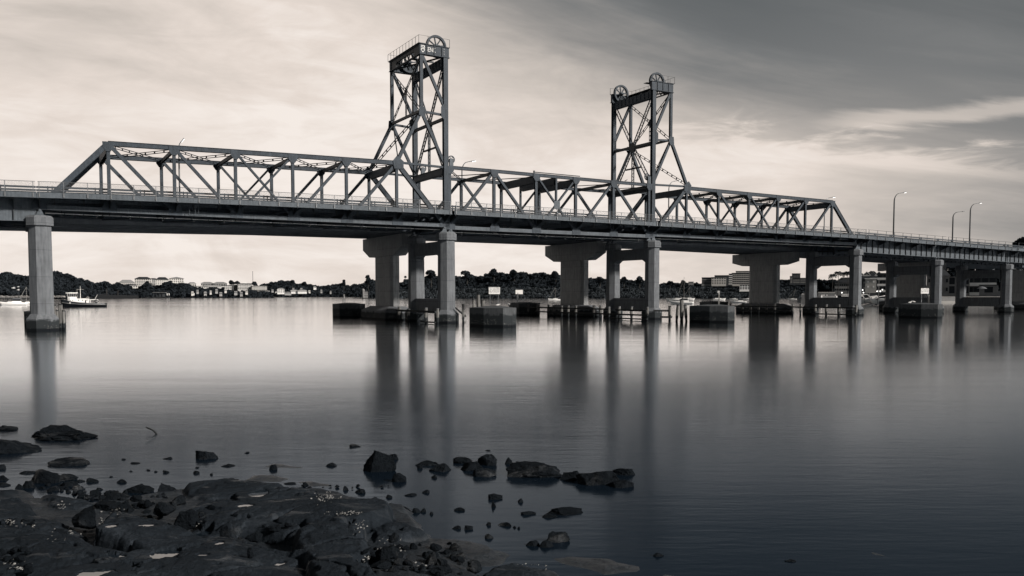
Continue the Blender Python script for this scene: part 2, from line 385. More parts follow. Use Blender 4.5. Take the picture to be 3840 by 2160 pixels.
def railing(T, s_start, s_end, step, mesh=True, phase=0., o=-2.25):
    ss = [s_start+i*4 for i in range(int((s_end-s_start)/4))]+[s_end]
    r = MB()
    for h in ((1.2, .028), (.24, .022), (.68, .016)):
        if h[0] == .68 and mesh: continue
        r.tube([(s, o, zd(s)+h[0]) for s in ss], h[1], 6)
    rail = r.build('handrail', STEELD if not mesh else GALV, T)
    s = s_start+phase
    first = None
    n = 0
    while s < s_end+.01:
        p = MB(); p.box(-.035, .035, o-.035, o+.035, zd(s)-.55, zd(s)+1.22)
        p.box(-.07, .07, o-.06, o-.036, zd(s)-.55, zd(s)-.12)
        p.v = [(x+s, y, z) for x, y, z in p.v]
        p.build('rail_post', GALV, rail); s += step; n += 1
    if mesh:
        m = MB()
        for a, b in zip(ss[:-1], ss[1:]):
            m.add([(a, o+.03, zd(a)+.03), (b, o+.03, zd(b)+.03), (b, o+.03, zd(b)+1.2), (a, o+.03, zd(a)+1.2)], [(0, 1, 2, 3)])
        m.build('mesh_infill', LINK, rail)
def roadway(T, s0, s1, brackets, railstep=2.475, mesh=True, phase=.15, lowplate=False):
    ss = list(np.linspace(s0, s1, max(3, int((s1-s0)/5))))
    MB().sweep(ss, lambda s: [(-2.15, zd(s)-.16), (-2.15, zd(s)), (11.9, zd(s)), (11.9, zd(s)-.16)]).build('deck_slab', ASPH, T)
    f = MB().sweep(ss, lambda s: [(-2.2, zd(s)-.60), (-2.2, zd(s)+.02), (-2.152, zd(s)+.02), (-2.152, zd(s)-.60)])
    f.sweep(ss, lambda s: [(-2.28, zd(s)-.64), (-2.28, zd(s)-.602), (-2.05, zd(s)-.602), (-2.05, zd(s)-.64)])
    f.sweep(ss, lambda s: [(-2.28, zd(s)+.022), (-2.28, zd(s)+.05), (-2.05, zd(s)+.05), (-2.05, zd(s)+.022)])
    f.build('footway_edge_beam', STEELL, T)
    for name, oo in (('stringer', .9), ('stringer', 3.9), ('stringer', 6.9), ('stringer', 9.9)):
        MB().sweep(ss, lambda s: [(oo-.12, zd(s)-.85), (oo-.12, zd(s)-.17), (oo+.12, zd(s)-.17), (oo+.12, zd(s)-.85)]).build(name, STEEL, T)
    for s in brackets:
        z = zd(s); b = MB().plate([(s, -.3, z-1.55), (s, -.3, z-.64), (s, -2.1, z-.64), (s, -2.1, z-.78)], (1, 0, 0), .08)
        b.box(s-.12, s+.12, -2.1, -.3, z-.68, z-.642); b.build('footway_bracket', STEELD, T)
    for oo in (.75, 10.3):
        b = MB()
        for h in (.42, .78):
            b.sweep(ss, lambda s: [(oo-.05, zd(s)+h), (oo-.05, zd(s)+h+.22), (oo+.05, zd(s)+h+.22), (oo+.05, zd(s)+h)])
        bar = b.build('traffic_barrier', STEEL, T)
        s = s0+1.2
        while s < s1:
            for d in (0, .45): MB().box(s+d-.06, s+d+.06, oo+.052, oo+.2, zd(s), zd(s)+1.05).build('barrier_post', STEELD, bar)
            s += 5.0
    railing(T, s0+.1, s1-.1, railstep, mesh, phase)
def span(name, label, s0, p, n, pat, lift=False):
    s1 = s0+n*p
    T = bthing(name, label, 'bridge span', (s0, 0, zb(s0+1)-.7))
    for o in (0., TW): truss_side(T, s0, p, n, o, pat, lift)
    f, l = (0, n) if lift else (1, n-1)
    for i in range(f, l+1):
        s = s0+i*p; d = .45
        if not lift and i in (f, l): d = 1.05
        if lift and i in (2, 3): d = 1.15
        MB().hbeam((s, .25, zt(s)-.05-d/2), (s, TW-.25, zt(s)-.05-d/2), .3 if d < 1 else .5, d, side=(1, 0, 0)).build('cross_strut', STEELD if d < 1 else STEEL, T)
        if d < 1 and not lift:   # knee plates
            for o, g in ((.3, 1), (TW-.3, -1)):
                MB().plate([(s, o, zt(s)-.5), (s, o, zt(s)-1.3), (s, o+g*1.0, zt(s)-.5)], (1, 0, 0), .05).build('knee_plate', STEEL, T)
    if lift:
        s = s0+2.5*p; MB().hbeam((s, .25, zt(s)-.65), (s, TW-.25, zt(s)-.65), .5, 1.1, side=(1, 0, 0)).build('cross_strut', STEEL, T)
        for o in (0., TW):
            zm = (zt(s)+zb(s))/2-.1
            MB().hbeam((s, o, zm), (s, o, zt(s)-.2), .3, .3).build('hanger', STEEL, T)
            e = o-.3*(1 if o < 1 else -1)
            MB().plate([(s-.55, e, zm+.5), (s, e, zm+.75), (s+.55, e, zm+.5), (s+.55, e, zm-.5), (s, e, zm-.75), (s-.55, e, zm-.5)], (0, 1, 0), .05).build('crossing_plate', STEELL, T)
        MB().tube([(s0+1.95*p, -.1, zt(s0+2*p)+.42), (s0+3.1*p, -.1, zt(s0+3*p)+.42)], .07).box(s0+1.95*p-.1, s0+1.95*p+.1, -.15, .05, zt(s0)-.1, zt(s0)+.6).build('maintenance_rail', STEELD, T)
    for i in range(f, l):
        a, b = s0+i*p, s0+(i+1)*p
        for q in (0, 1):
            o0, o1 = (.3, TW-.3) if q == 0 else (TW-.3, .3)
            if lift: MB().batten((a, o0, zt(a)-.2-.1*q), (b, o1, zt(b)-.2-.1*q), .34, .07, (1, 0, 0), 9).build('top_lateral', STEELD, T)
            else: MB().batten((a, o0, zt(a)-.15-.12*q), (b, o1, zt(b)-.15-.12*q), .26, .08, (0, 0, 1), 8).build('top_lateral', STEELD, T)
    z = zb(s0+1)
    for i in range(0, n+1):
        s = s0+i*p; MB().hbeam((s, .26, z+.45), (s, TW-.26, z+.45), .3, 1.1, side=(1, 0, 0)).build('floor_beam', STEELD, T)
        if i < n:
            MB().beam((s, .3, z-.22), (s+p, TW-.3, z-.22), .16, .12).build('bottom_lateral', STEELD, T)
            MB().beam((s, TW-.3, z-.36), (s+p, .3, z-.36), .16, .12).build('bottom_lateral', STEELD, T)
        MB().plate([(s, .3, z-.30), (s, 1.9, z-.30), (s, .3, z-1.15+.5)], (1, 0, 0), .1).build('knee_plate', STEELD, T)
    roadway(T, s0-.25, s1+.25, [s0+i*p for i in range(n+1)], p/3)
    r = MB()
    k = 0; s = s0+.6
    while s < s1-.5:
        e = min(s+1.95, s1-.4); r.tube([(s, .55, z-.63), (e, .55, z-.63)], .055, 8); s += 2.03
    r.build('service_conduit', PIPE, T)
    s = s0+2.3
    while s < s1: MB().box(s-.05, s+.05, .62, .70, z-.95, z+.3).build('conduit_hanger', STEELD, T); s += 3.7
    for s in (s0+.05, s1-.05):
        for o in (0., TW):
            b = MB().prism([(s-.62, o-.35), (s+.62, o-.35), (s+.62, o+.35), (s-.62, o+.35)], 13.27, 13.36)
            b.prism([(s-.42, o-.3), (s+.42, o-.3), (s+.42, o+.3), (s-.42, o+.3)], 13.362, z-.30, [(s-.14, o-.3), (s+.14, o-.3), (s+.14, o+.3), (s-.14, o+.3)])
            b.tube([(s, o-.38, z-.36), (s, o+.38, z-.36)], .14, 12); b.build('bearing', STEELL, T)
    # short steel drains below the footway
    s = s0+1.6
    while s < s1-.5: MB().box(s-.06, s+.06, .60, .72, zd(s)-1.25, zd(s)-.2).build('deck_drain', STEELD, T); s += 3.1
    return T
PAT7 = [(1, 2, .40), (2, 3, .36), (3, 4, .26), (4, 3, .26), (5, 4, .36), (6, 5, .40)]
S1 = span('truss_span', 'steel through truss span at the left, reaching the taller looking lift tower', SA, P1, 7, PAT7)
span('truss_span', 'steel through truss span at the right, between the right lift tower and the approach girders', SD, P3, 7, PAT7)
SL = span('lift_span', 'five panel steel lift span with flat ends hung between the two lift towers', SB, P2, 5, [(1, 0, .42), (1, 2, .36), (2, 3, .26), (3, 2, .26), (4, 3, .36), (4, 5, .42)], True)
# small inspection cradle and ladder hanging on the trusses
t = bthing('inspection_cradle', 'small steel inspection cradle hanging under the footway of the left truss', 'cradle', (17., -.9, 14.3))
MB().box(16.2, 18.4, -1.2, -.75, 14.05, 14.12).build('platform', STEELL, t)
m = MB(); [m.tube([(s, -1., 14.1), (s, -1., 15.3)], .03, 6) for s in (16.3, 17.0, 17.4)]; m.build('hanger_rod', STEELL, t)
t = bthing('access_ladder', 'pale steel ladder hanging below the footway of the right truss', 'ladder', (122.5, -.7, 14.))
m = MB(); [m.tube([(s, -.7, 13.6), (s, -.7, 15.3)], .04, 6) for s in (122.1, 122.9)]; m.build('rail', STEELL, t)
m = MB(); [m.tube([(122.1, -.7, 13.7+k*.35), (122.9, -.7, 13.7+k*.35)], .025, 6) for k in range(5)]; m.build('rungs', STEELL, t)

# lift towers
def tower(label, mir):
    S = (lambda s: 142.72-s) if mir else (lambda s: s)
    T = bthing('lift_tower', label, 'lift tower', (S(52.0), 0, 14.3))
    for o in (0., TW):
        a = MB().hbeam((S(52.02), o, 14.6), (S(52.02), o, 38.5), .62, .70, t=.07); a.build('front_leg', STEEL, T)
        b = MB().hbeam((S(48.22), o, 30.4), (S(48.22), o, 38.5), .42, .46); b.build('rear_leg', STEEL, T)
        MB().hbeam((S(48.22), o, 30.5), (S(44.45), o, zt(44.5)+.2), .42, .46).build('splayed_leg', STEEL, T)
        MB().hbeam((S(48.4), o, 38.3), (S(51.75), o, 31.6), .32, .42).build('side_brace', STEEL, T)
        MB().hbeam((S(48.3), o, 30.2), (S(51.75), o, 23.4), .32, .42).build('side_brace', STEEL, T)
        MB().hbeam((S(48.3), o, 30.4), (S(51.8), o, 30.2), .3, .30).build('side_strut', STEEL, T)
        MB().hbeam((S(44.6), o, zt(44.5)+.12), (S(51.8), o, 22.7), .3, .30).build('side_strut', STEEL, T)
        e = o-.33*(1 if o < 1 else -1)
        GP = lambda p, t: MB().plate(p, (0, 1, 0), t).build('gusset_plate', STEEL, T)
        GP([(S(51.7), e, 31.8), (S(51.2), e, 31.3), (S(51.2), e, 29.9), (S(51.7), e, 29.5)], .04)
        GP([(S(47.8), e, 31.), (S(48.7), e, 31.), (S(48.9), e, 30.2), (S(48.4), e, 29.5), (S(47.7), e, 29.8)], .04)
        GP([(S(43.7), e, zt(44)+.3), (S(44.3), e, zt(44)+1.), (S(45.3), e, zt(44)+.3), (S(45.3), e, zt(44)-.8), (S(43.9), e, zt(44)-.8)], .05)
        s0, s1 = sorted((S(47.95), S(52.55)))
        G = MB().box(s0, s1, o-.25, o+.25, 38.45, 39.82)
        G.box(s0-.1, s1+.1, o-.38, o+.38, 39.822, 39.88).box(s0-.1, s1+.1, o-.38, o+.38, 38.39, 38.448)
        for q in (49.0, 50.2, 51.4): G.box(S(q)-.05, S(q)+.05, o-.36, o+.36, 38.46, 39.815)
        gi = G.build('head_girder', STEEL, T)
        if o < 1 and not mir:
            vs, fs = text_mesh('SENK', 1.05, .004)
            MB().add([(49.65+x*.62, -.2565-z, 39.15+y*.85) for x, y, z in vs], fs).build('graffiti_lettering', GRAF, gi)
            em = MB()
            for q in range(3): em.box(48.12, 48.72, -.262, -.252, 39.62-q*.22-.06, 39.62-q*.22+.04)
            em.box(48.12, 48.24, -.262, -.252, 38.95, 39.15); em.box(48.60, 48.72, -.262, -.252, 38.95, 39.6)
            em.plate([(48.12, -.257, 38.98), (48.42, -.257, 38.62), (48.72, -.257, 38.98), (48.42, -.257, 38.8)], (0, 1, 0), .01)
            em.build('graffiti_emblem', GRAF, gi)
            dp = MB(); [dp.tube([(51.75, -.272, z), (51.75, -.245, z)], .09, 12) for z in (38.85, 39.2, 39.55)]; dp.build('lightening_holes', BLACK, gi)
        if o < 1 and mir:
            em = MB(); r = random.Random(4)
            for k in range(14): x = S(51.7)+.6+k*.0; 
            dp = MB(); [dp.tube([(S(51.75), -.272, z), (S(51.75), -.245, z)], .09, 12) for z in (38.85, 39.2, 39.55)]; dp.build('lightening_holes', BLACK, gi)
        # sheave
        c = (S(50.86), o+(.55 if o < 1 else -.55), 40.02)
        w = MB(); ro, ri = 1.52, 1.28
        w.lathe([(ri, -.2), (ro+.06, -.2), (ro+.06, -.13), (ro-.04, -.11), (ro-.04, .11), (ro+.06, .13), (ro+.06, .2), (ri, .2), (ri, -.2)], 40, 'y', c)
        sh = w.build('sheave', STEEL, T)
        for k in range(8):
            an = math.pi*k/4+.2; MB().beam((c[0]+.2*math.cos(an), c[1], c[2]+.2*math.sin(an)), (c[0]+1.3*math.cos(an), c[1], c[2]+1.3*math.sin(an)), .16, .16).build('spoke', STEEL, sh)
        MB().lathe([(.30, -.32), (.30, .32)], 20, 'y', c).lathe([(.19, -.5), (.19, .5)], 14, 'y', c).build('hub', STEELL, sh)
        MB().box(c[0]-.35, c[0]+.35, c[1]-.62, c[1]-.36, 39.885, 40.1).box(c[0]-.35, c[0]+.35, c[1]+.36, c[1]+.62, 39.885, 40.1).build('bearing_block', STEEL, T)
    # rear head truss: solid ends, open webbed middle
    s = S(48.1); g = MB(); 
    g.box(min(s-.06, s+.06), max(s-.06, s+.06), .26, 2.1, 38.5, 39.8); g.box(s-.06, s+.06, TW-2.1, TW-.26, 38.5, 39.8)
    g.box(s-.2, s+.2, .26, TW-.26, 39.80, 39.90); g.box(s-.2, s+.2, .26, TW-.26, 38.40, 38.497)
    for k in range(5):
        o0 = 2.1+k*1.355; mid = o0+.68
        g.beam((s, o0, 39.75), (s, mid, 38.55), .1, .12); g.beam((s, mid, 38.55), (s, o0+1.355, 39.75), .1, .12)
    g.box(s-.05, s+.05, 2.1, TW-2.1, 39.3, 39.8)
    g.build('rear_head_truss', STEELD, T)
    s = S(51.9); g = MB().box(s-.28, s+.28, .3, TW-.3, 37.25, 38.40).box(s-.4, s+.4, .3, TW-.3, 37.18, 37.247)
    k = 1.2
    while k < TW-.5: g.box(s-.36, s+.36, k-.04, k+.04, 37.26, 38.39); k += 1.05
    g.build('front_head_girder', STEEL, T)
    g = MB().box(min(S(48.4), S(51.9)), max(S(48.4), S(51.9)), 3.6, 3.75, 38.5, 38.75).beam((S(48.4), .4, 38.6), (S(51.9), TW-.4, 38.6), .2, .2).beam((S(48.4), TW-.4, 38.62), (S(51.9), .4, 38.62), .2, .2); g.build('head_bracing', STEELD, T)
    # rear face bracing
    s = S(48.22)
    MB().hbeam((s, .2, 30.5), (s, TW-.2, 30.5), .3, .36, side=(1, 0, 0)).build('rear_strut', STEELD, T)
    MB().batten((s, .2, 38.2), (s, TW-.2, 30.7), .38, .1, (0, 0, 1), 9).build('rear_brace', STEELD, T)
    MB().batten((s-.12, .2, 30.7), (s-.12, TW-.2, 38.2), .38, .1, (0, 0, 1), 9).build('rear_brace', STEELD, T)
    MB().batten((s, TW/2, 30.6), (s, TW/2, 34.3), .34, .1, (0, 1, 0), 5).build('rear_hanger', STEELD, T)
    MB().plate([(s, TW/2-.6, 34.3), (s, TW/2, 35.), (s, TW/2+.6, 34.3), (s, TW/2, 33.6)], (1, 0, 0), .08).build('crossing_plate', STEELD, T)
    a, b = (S(48.2), 30.3), (S(44.6), zt(44)+.5)
    MB().batten((a[0], .2, a[1]), (b[0], TW-.2, b[1]), .38, .1, (0, 0, 1), 12).build('rear_brace', STEELD, T)
    MB().batten((a[0]+.1, TW-.2, a[1]), (b[0]+.1, .2, b[1]), .34, .1, (0, 0, 1), 12).build('rear_brace', STEELD, T)
    # front face lattice
    s = S(51.95); m = TW/2
    MB().hbeam((s, .3, 29.75), (s, TW-.3, 29.75), .34, .42, side=(1, 0, 0)).build('front_strut', STEELD, T)
    for o in (.5, TW-.5):
        g = -1 if o < 1 else 1
        MB().lattice((s, o, 37.2), (s, m+g*.25, 30.1), .62, .2, (0, 1, 0), 13).build('lattice_brace', STEELD, T)
        MB().lattice((s, m+g*.25, 29.4), (s, o, 22.9), .62, .2, (0, 1, 0), 12).build('lattice_brace', STEELD, T)
    MB().lattice((s, m, 29.4), (s, m, 22.7), .55, .2, (0, 1, 0), 12).build('lattice_post', STEELD, T)
    MB().hbeam((s+.12, m-2.2, 26.1), (s+.12, m+2.2, 26.1), .2, .25, side=(1, 0, 0)).build('lattice_tie', STEELD, T)
    MB().plate([(s, m-.8, 29.5), (s, m-.4, 30.5), (s, m+.4, 30.5), (s, m+.8, 29.5), (s, m+.3, 28.9), (s, m-.3, 28.9)], (1, 0, 0), .4).build('crossing_plate', STEELD, T)
    MB().box(s-.3, s+.3, .3, TW-.3, 21.75, 22.6).box(s-.42, s+.42, .3, TW-.3, 22.602, 22.66).box(s-.42, s+.42, .3, TW-.3, 21.68, 21.748).build('portal_girder', STEEL, T)
    # gallery
    MB().box(min(S(47.75), S(49.2)), max(S(47.75), S(49.2)), -.3, TW+.3, 39.93, 39.98).box(min(S(49.21), S(52.4)), max(S(49.21), S(52.4)), 1.3, 2.2, 39.93, 39.98).build('gallery_floor', STEELD, T)
    ga = MB()
    for z in (41.0, 40.5): ga.tube([(S(52.6), -.35, z), (S(47.75), -.35, z), (S(47.75), TW+.35, z), (S(52.6), TW+.35, z)], .022, 6) if z > 40.9 else None
    gr = ga.build('gallery_handrail', STEELD, T)
    for k in range(11): MB().box(S(47.75)-.025, S(47.75)+.025, -.35+k*1.167-.025, -.35+k*1.167+.025, 39.9, 41.0).build('gallery_post', STEELD, gr)
    for q in (49.2, 52.6):
        for o in (-.35, TW+.35): MB().box(S(q)-.025, S(q)+.025, o-.025, o+.025, 39.9, 41.0).build('gallery_post', STEELD, gr)
    # small guide sheaves at the lift span ends
    for o in (-.05, TW-.9):
        c = (S(53.05), o+.25, 23.95)
        w = MB().lathe([(.44, -.07), (.58, -.07), (.58, .07), (.44, .07), (.44, -.07)], 24, 'y', c)
        for k in range(3): an = math.pi*k/3; w.beam((c[0]-.45*math.cos(an), c[1], c[2]-.45*math.sin(an)), (c[0]+.45*math.cos(an), c[1], c[2]+.45*math.sin(an)), .08, .08)
        w.build('guide_sheave', STEEL, T)
        MB().box(S(52.9)-.3, S(52.9)+.3, o-.2, o+.1, 22.5, 24.0).build('sheave_housing', STEELL, T)
tower('taller looking open steel lift tower left of the middle, white graffiti on its head girder', False)
tower('steel lift tower right of the middle with two spoked sheaves standing clear on top', True)

# approach girder spans
def approach(label, s0, s1, stiff, mesh, phase, rs):
    T = bthing('girder_span', label, 'bridge span', (s0, 0, 12.8), 'plate girder approach spans')
    for o in (0., 5.5, TW):
        ss = list(np.linspace(s0, s1, 7))
        g = MB().sweep(ss, lambda s: [(o-.03, zd(s)-3.05), (o-.03, zd(s)-.3), (o+.03, zd(s)-.3), (o+.03, zd(s)-3.05)])
        g.sweep(ss, lambda s: [(o-.24, zd(s)-3.12), (o-.24, zd(s)-3.052), (o+.24, zd(s)-3.052), (o+.24, zd(s)-3.12)])
        g.sweep(ss, lambda s: [(o-.22, zd(s)-.298), (o-.22, zd(s)-.22), (o+.22, zd(s)-.22), (o+.22, zd(s)-.298)])
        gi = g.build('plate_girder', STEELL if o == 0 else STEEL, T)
        if o in (0., TW):
            s = s0+.9; 
            while s < s1-.3:
                MB().box(s-.05, s+.05, o-.21, o-.032, zd(s)-3.045, zd(s)-.305).build('web_stiffener', STEELD, gi); s += stiff
    s = s0+.9
    while s < s1:
        MB().plate([(s, .1, zd(s)-.6), (s, .1, zd(s)-3.0), (s, 1.4, zd(s)-.6)], (1, 0, 0), .08).build('cross_frame', STEELD, T)
        MB().beam((s, .2, zd(s)-2.6), (s, TW-.2, zd(s)-2.6), .15, .3, side=(1, 0, 0)).build('cross_frame', STEELD, T); s += 5.3
    roadway(T, s0, s1, list(np.arange(s0+.9, s1, 5.3)), rs, mesh, phase)
    for s in (s0+.25, s1-.25):
        for o in (0., TW):
            z = zd(s)-3.12; MB().box(s-.2, s+.2, o-.25, o+.25, z-.12, z-.004).lathe([(.12, z-.55), (.12, z-.12)], 10, 'z', (s, o, 0)).build('bearing', STEELL, T)
approach('plate girder approach span cut by the left edge of the photo', -30., -.28, 2.65, True, 1.8, 2.75)
approach('plate girder approach span next to the right end of the trusses', 143.4, 169.15, 1.77, False, .3, 2.66)
approach('plate girder approach span between the second and third piers right of the trusses', 169.45, 195.7, 1.77, False, .3, 2.66)
approach('plate girder approach span leaving the right edge of the photo', 196.0, 224., 1.77, False, .3, 2.66)

# street lamps
def lamp(label, s, o, z0, H, reach, sag=.6, lit=True):
    t = bthing('street_lamp', label, 'street lamp', (s, o, z0), 'street lamps along the bridges')
    pts = [(s, o, z0), (s, o, z0+H*.5), (s, o, z0+H*.80)]
    for k in range(1, 8):
        a = k/7*math.pi/2*.85; pts.append((s+reach*.55*(1-math.cos(a)), o, z0+H*.80+H*.16*math.sin(a)))
    MB().tube(pts, .11 if s < 150 else .17, 8, .06).build('pole', GALV if s < 150 else STEELD, t)
    e = pts[-1]; f = (s+reach, o, z0+H*.985)
    MB().tube([e, f], .055, 6).build('arm', GALV, t)
    a = Vector(f); d = (Vector(f)-Vector(e)).normalized()
    h = MB(); h.beam(a-d*.1, a+d*.6, .24, .14); h.build('lantern', GALV, t)
    if lit: MB().beam(a+d*.05-Vector((0, 0, .13)), a+d*.65-Vector((0, 0, .13)), .2, .08).build('lens', LIT, t)
lamp('street lamp rising through the left truss, bent arm over its top chord', 17.2, 11.9, zd(17), 9.25, .35)
lamp('street lamp rising beside the taller lift tower, arm over the lift span', 60.7, 11.9, zd(60), 9.9, 1.9)
lamp('street lamp behind the right tower with its arm in front of the sky', 104.4, 11.9, zd(104), 9.9, 2.4)
lamp('street lamp just past the right end of the trusses', 147.7, 11.9, zd(147), 9.6, 2.6)
lamp('leftmost tall street lamp on the right approach', 171., 11.9, zd(170), 12.6, 3.6)
lamp('shorter unlit street lamp between two taller ones on the right approach', 196., 13.6, 15.6, 9.2, 3.9, lit=False)
lamp('rightmost tall street lamp on the right approach', 200.3, 11.9, zd(200), 12.3, 3.9)

# ================= CONCRETE BRIDGE BEHIND =================
ZS = [(-60, 12.9), (-4, 13.35), (31, 13.92), (51, 13.99), (90, 13.92), (120, 13.62), (143, 13.3), (185, 12.48), (193, 12.27), (250, 11.0)]
zs = lambda s: lerp(s, ZS)
T = bthing('concrete_bridge', 'long concrete girder road bridge running close behind the steel bridge', 'bridge', (-40, 13, 13))
ss = list(np.linspace(-45, 240, 50))
for k in range(6):
    c = 14.3+k*3.0
    MB().sweep(ss, lambda s: [(c-.62, zs(s)), (c-.95, zs(s)+1.55), (c+.95, zs(s)+1.55), (c+.62, zs(s))]).build('girder', CONCG, T)
MB().sweep(ss, lambda s: [(12.9, zs(s)+1.552), (12.9, zs(s)+1.95), (30.9, zs(s)+1.95), (30.9, zs(s)+1.552)]).build('deck_slab', CONCG, T)
MB().sweep(ss, lambda s: [(12.85, zs(s)+1.5), (12.85, zs(s)+2.25), (12.897, zs(s)+2.25), (12.897, zs(s)+1.5)]).build('edge_fascia', CONC, T)
MB().sweep(ss, lambda s: [(30.0, zs(s)+1.953), (30.1, zs(s)+2.9), (30.35, zs(s)+2.9), (30.5, zs(s)+1.953)]).build('parapet', CONCG, T)

def hammer(label, s, zf=2.2, om=22.2, top=None):
    top = top or zs(s)-.08
    t = bthing('hammerhead_pier', label, 'pier', (s, om, 0), 'hammerhead piers of the concrete bridge')
    hw, sw, th = 8.85, 4.0, 1.7
    ch = .35
    MB().prism([(s-th/2+ch, om-sw), (s+th/2-ch, om-sw), (s+th/2, om-sw+ch*2), (s+th/2, om+sw-ch*2), (s+th/2-ch, om+sw), (s-th/2+ch, om+sw), (s-th/2, om+sw-ch*2), (s-th/2, om-sw+ch*2)], zf-.1, 10.75).build('stem', CONCN, t)
    g = MB(); y0, y1 = om-hw, om+hw; zt_ = top
    prof = [(y0, zt_), (y1, zt_), (y1, zt_-1.95), (om+sw+1.7, 10.6), (om-sw-1.7, 10.6), (y0, zt_-1.95)]
    g.plate([(s, a, b) for a, b in prof], (1, 0, 0), th+.35); g.build('hammerhead', CONCN, t)
    f = MB(); a = 5.6; w = 2.6
    poly = [(s-w, om-a), (s-w*.45, om-a-1.8), (s+w*.45, om-a-1.8), (s+w, om-a), (s+w, om+a), (s+w*.45, om+a+1.8), (s-w*.45, om+a+1.8), (s-w, om+a)]
    f.prism(poly, -1.5, 1.55).prism([(s+(x-s)*.999, om+(y-om)*.999) for x, y in poly], 1.552, zf, [(s+(x-s)*.55, om+(y-om)*.75) for x, y in poly]); f.build('footing', CONC, t)
    b = MB()
    for k in range(6): b.box(s-.4, s+.4, 14.0+k*3.0, 14.6+k*3., top+.002, zs(s)+.01)
    b.build('bearing_pads', CONCG, t)
hammer('leftmost hammerhead concrete pier, just left of the taller lift tower pier', 51.65)
hammer('hammerhead concrete pier in the middle of the photo behind the lift span', 89.9)
hammer('hammerhead concrete pier behind the right truss with a bright right edge', 140.9)
hammer('hammerhead concrete pier in shade behind the second steel pier from the right', 192.5, top=12.2)
hammer('hammerhead concrete pier cut by the right edge of the photo', 243., top=11.0)

# ================= STEEL BRIDGE PIERS =================
def octa(s, o, f): 
    h = f/2; c = h*.4142
    return [(s-h, o-c), (s-c, o-h), (s+c, o-h), (s+h, o-c), (s+h, o+c), (s+c, o+h), (s-c, o+h), (s-h, o+c)]
def pier(label, s, top, f=2.3):
    t = bthing('column_pier', label, 'pier', (s, TW/2, 0), 'twin column piers of the steel bridge')
    for o in (0., TW):
        c = MB().prism(octa(s, o, f*1.04), 1.9, top-1.15, octa(s, o, f)).build('column', CONC, t)
        MB().prism(octa(s, o, f+.5), top-1.15+.002, top-.25).prism(octa(s, o, f+.499), top-.248, top, octa(s, o, f+.05)).build('capital', CONC, c)
        MB().prism(octa(s, o, f+1.05), -1.5, 1.35).prism(octa(s, o, f+1.049), 1.352, 1.95, octa(s, o, f+.15)).build('pedestal', CONC, c)
    g = MB(); y0, y1 = 1.1, TW-1.1; zt_, zl = top-1.25, top-3.1
    g.plate([(s, y0, zt_), (s, y1, zt_), (s, y1, zl-.5), (s, y1-.9, zl), (s, y0+.9, zl), (s, y0, zl-.5)], (1, 0, 0), 1.35); g.build('cross_beam', CONC, t)
    MB().box(s-.65, s+.65, 1.1, TW-1.1, 1.35, 3.55).build('lower_beam', CONC, t)
    return t
pier('leftmost twin column pier, one octagonal column standing before the moored motor cruiser', 0., 13.27)
pier('octagonal twin column pier under the taller lift tower', 52.1, 13.27, 2.3)
pier('octagonal twin column pier under the right lift tower', 90.75, 13.27, 2.3)
pier('octagonal twin column pier under the right end of the trusses', 142.9, 13.2, 2.2)
pier('octagonal twin column pier behind the right concrete block with the speed sign', 169.3, zd(169.3)-3.62, 2.1)
pier('rightmost octagonal twin column pier under the descending approach', 195.85, zd(195.85)-3.62, 2.1)

# ================= PROTECTION BLOCKS =================
def block(label, s, tip, back=7.5, top=2.45):
    a = 2.45
    poly = [(s-a, tip+back), (s-a, tip+2.0), (s-.7, tip), (s+.7, tip), (s+a, tip+2.0), (s+a, tip+back)]
    t = bthing('protection_block', label, 'concrete block', (s, tip+3, 0), 'concrete protection blocks')
    MB().prism(poly, -1.5, top).build('body', CONCD, t)
    ins = lambda k: [(s+(x-s)*k, tip+3.5+(y-tip-3.5)*k) for x, y in poly]
    MB().prism(ins(.96), top+.002, top+.22, ins(.3)).build('top_crown', CONCD, t)
    return t
block('largest looking stained concrete block with a white speed sign, left of centre', 51.9, -18.5, 6.0)
block('big stained concrete block with a pale marker post, right of the three leaning piles', 89.35, -20.1, 6.4)
block('big stained concrete block with a speed sign, near the right side', 138.8, -21.0, 6.4)
block('far concrete block with a thin white post, left of the leftmost hammerhead pier', 50.2, 33.6, 6.)
block('far concrete block with the back of a white sign on it, just right of centre', 86.2, 30.6, 6.)
block('far concrete block hidden behind the block with the marker post', 137.5, 30.5, 6.)
block('dark concrete block half hidden behind the column of a pier at the right', 186.6, 19.0, 6.)
block('dark concrete block half hidden behind the leftmost column', .6, 14.5, 6.5, 1.9)

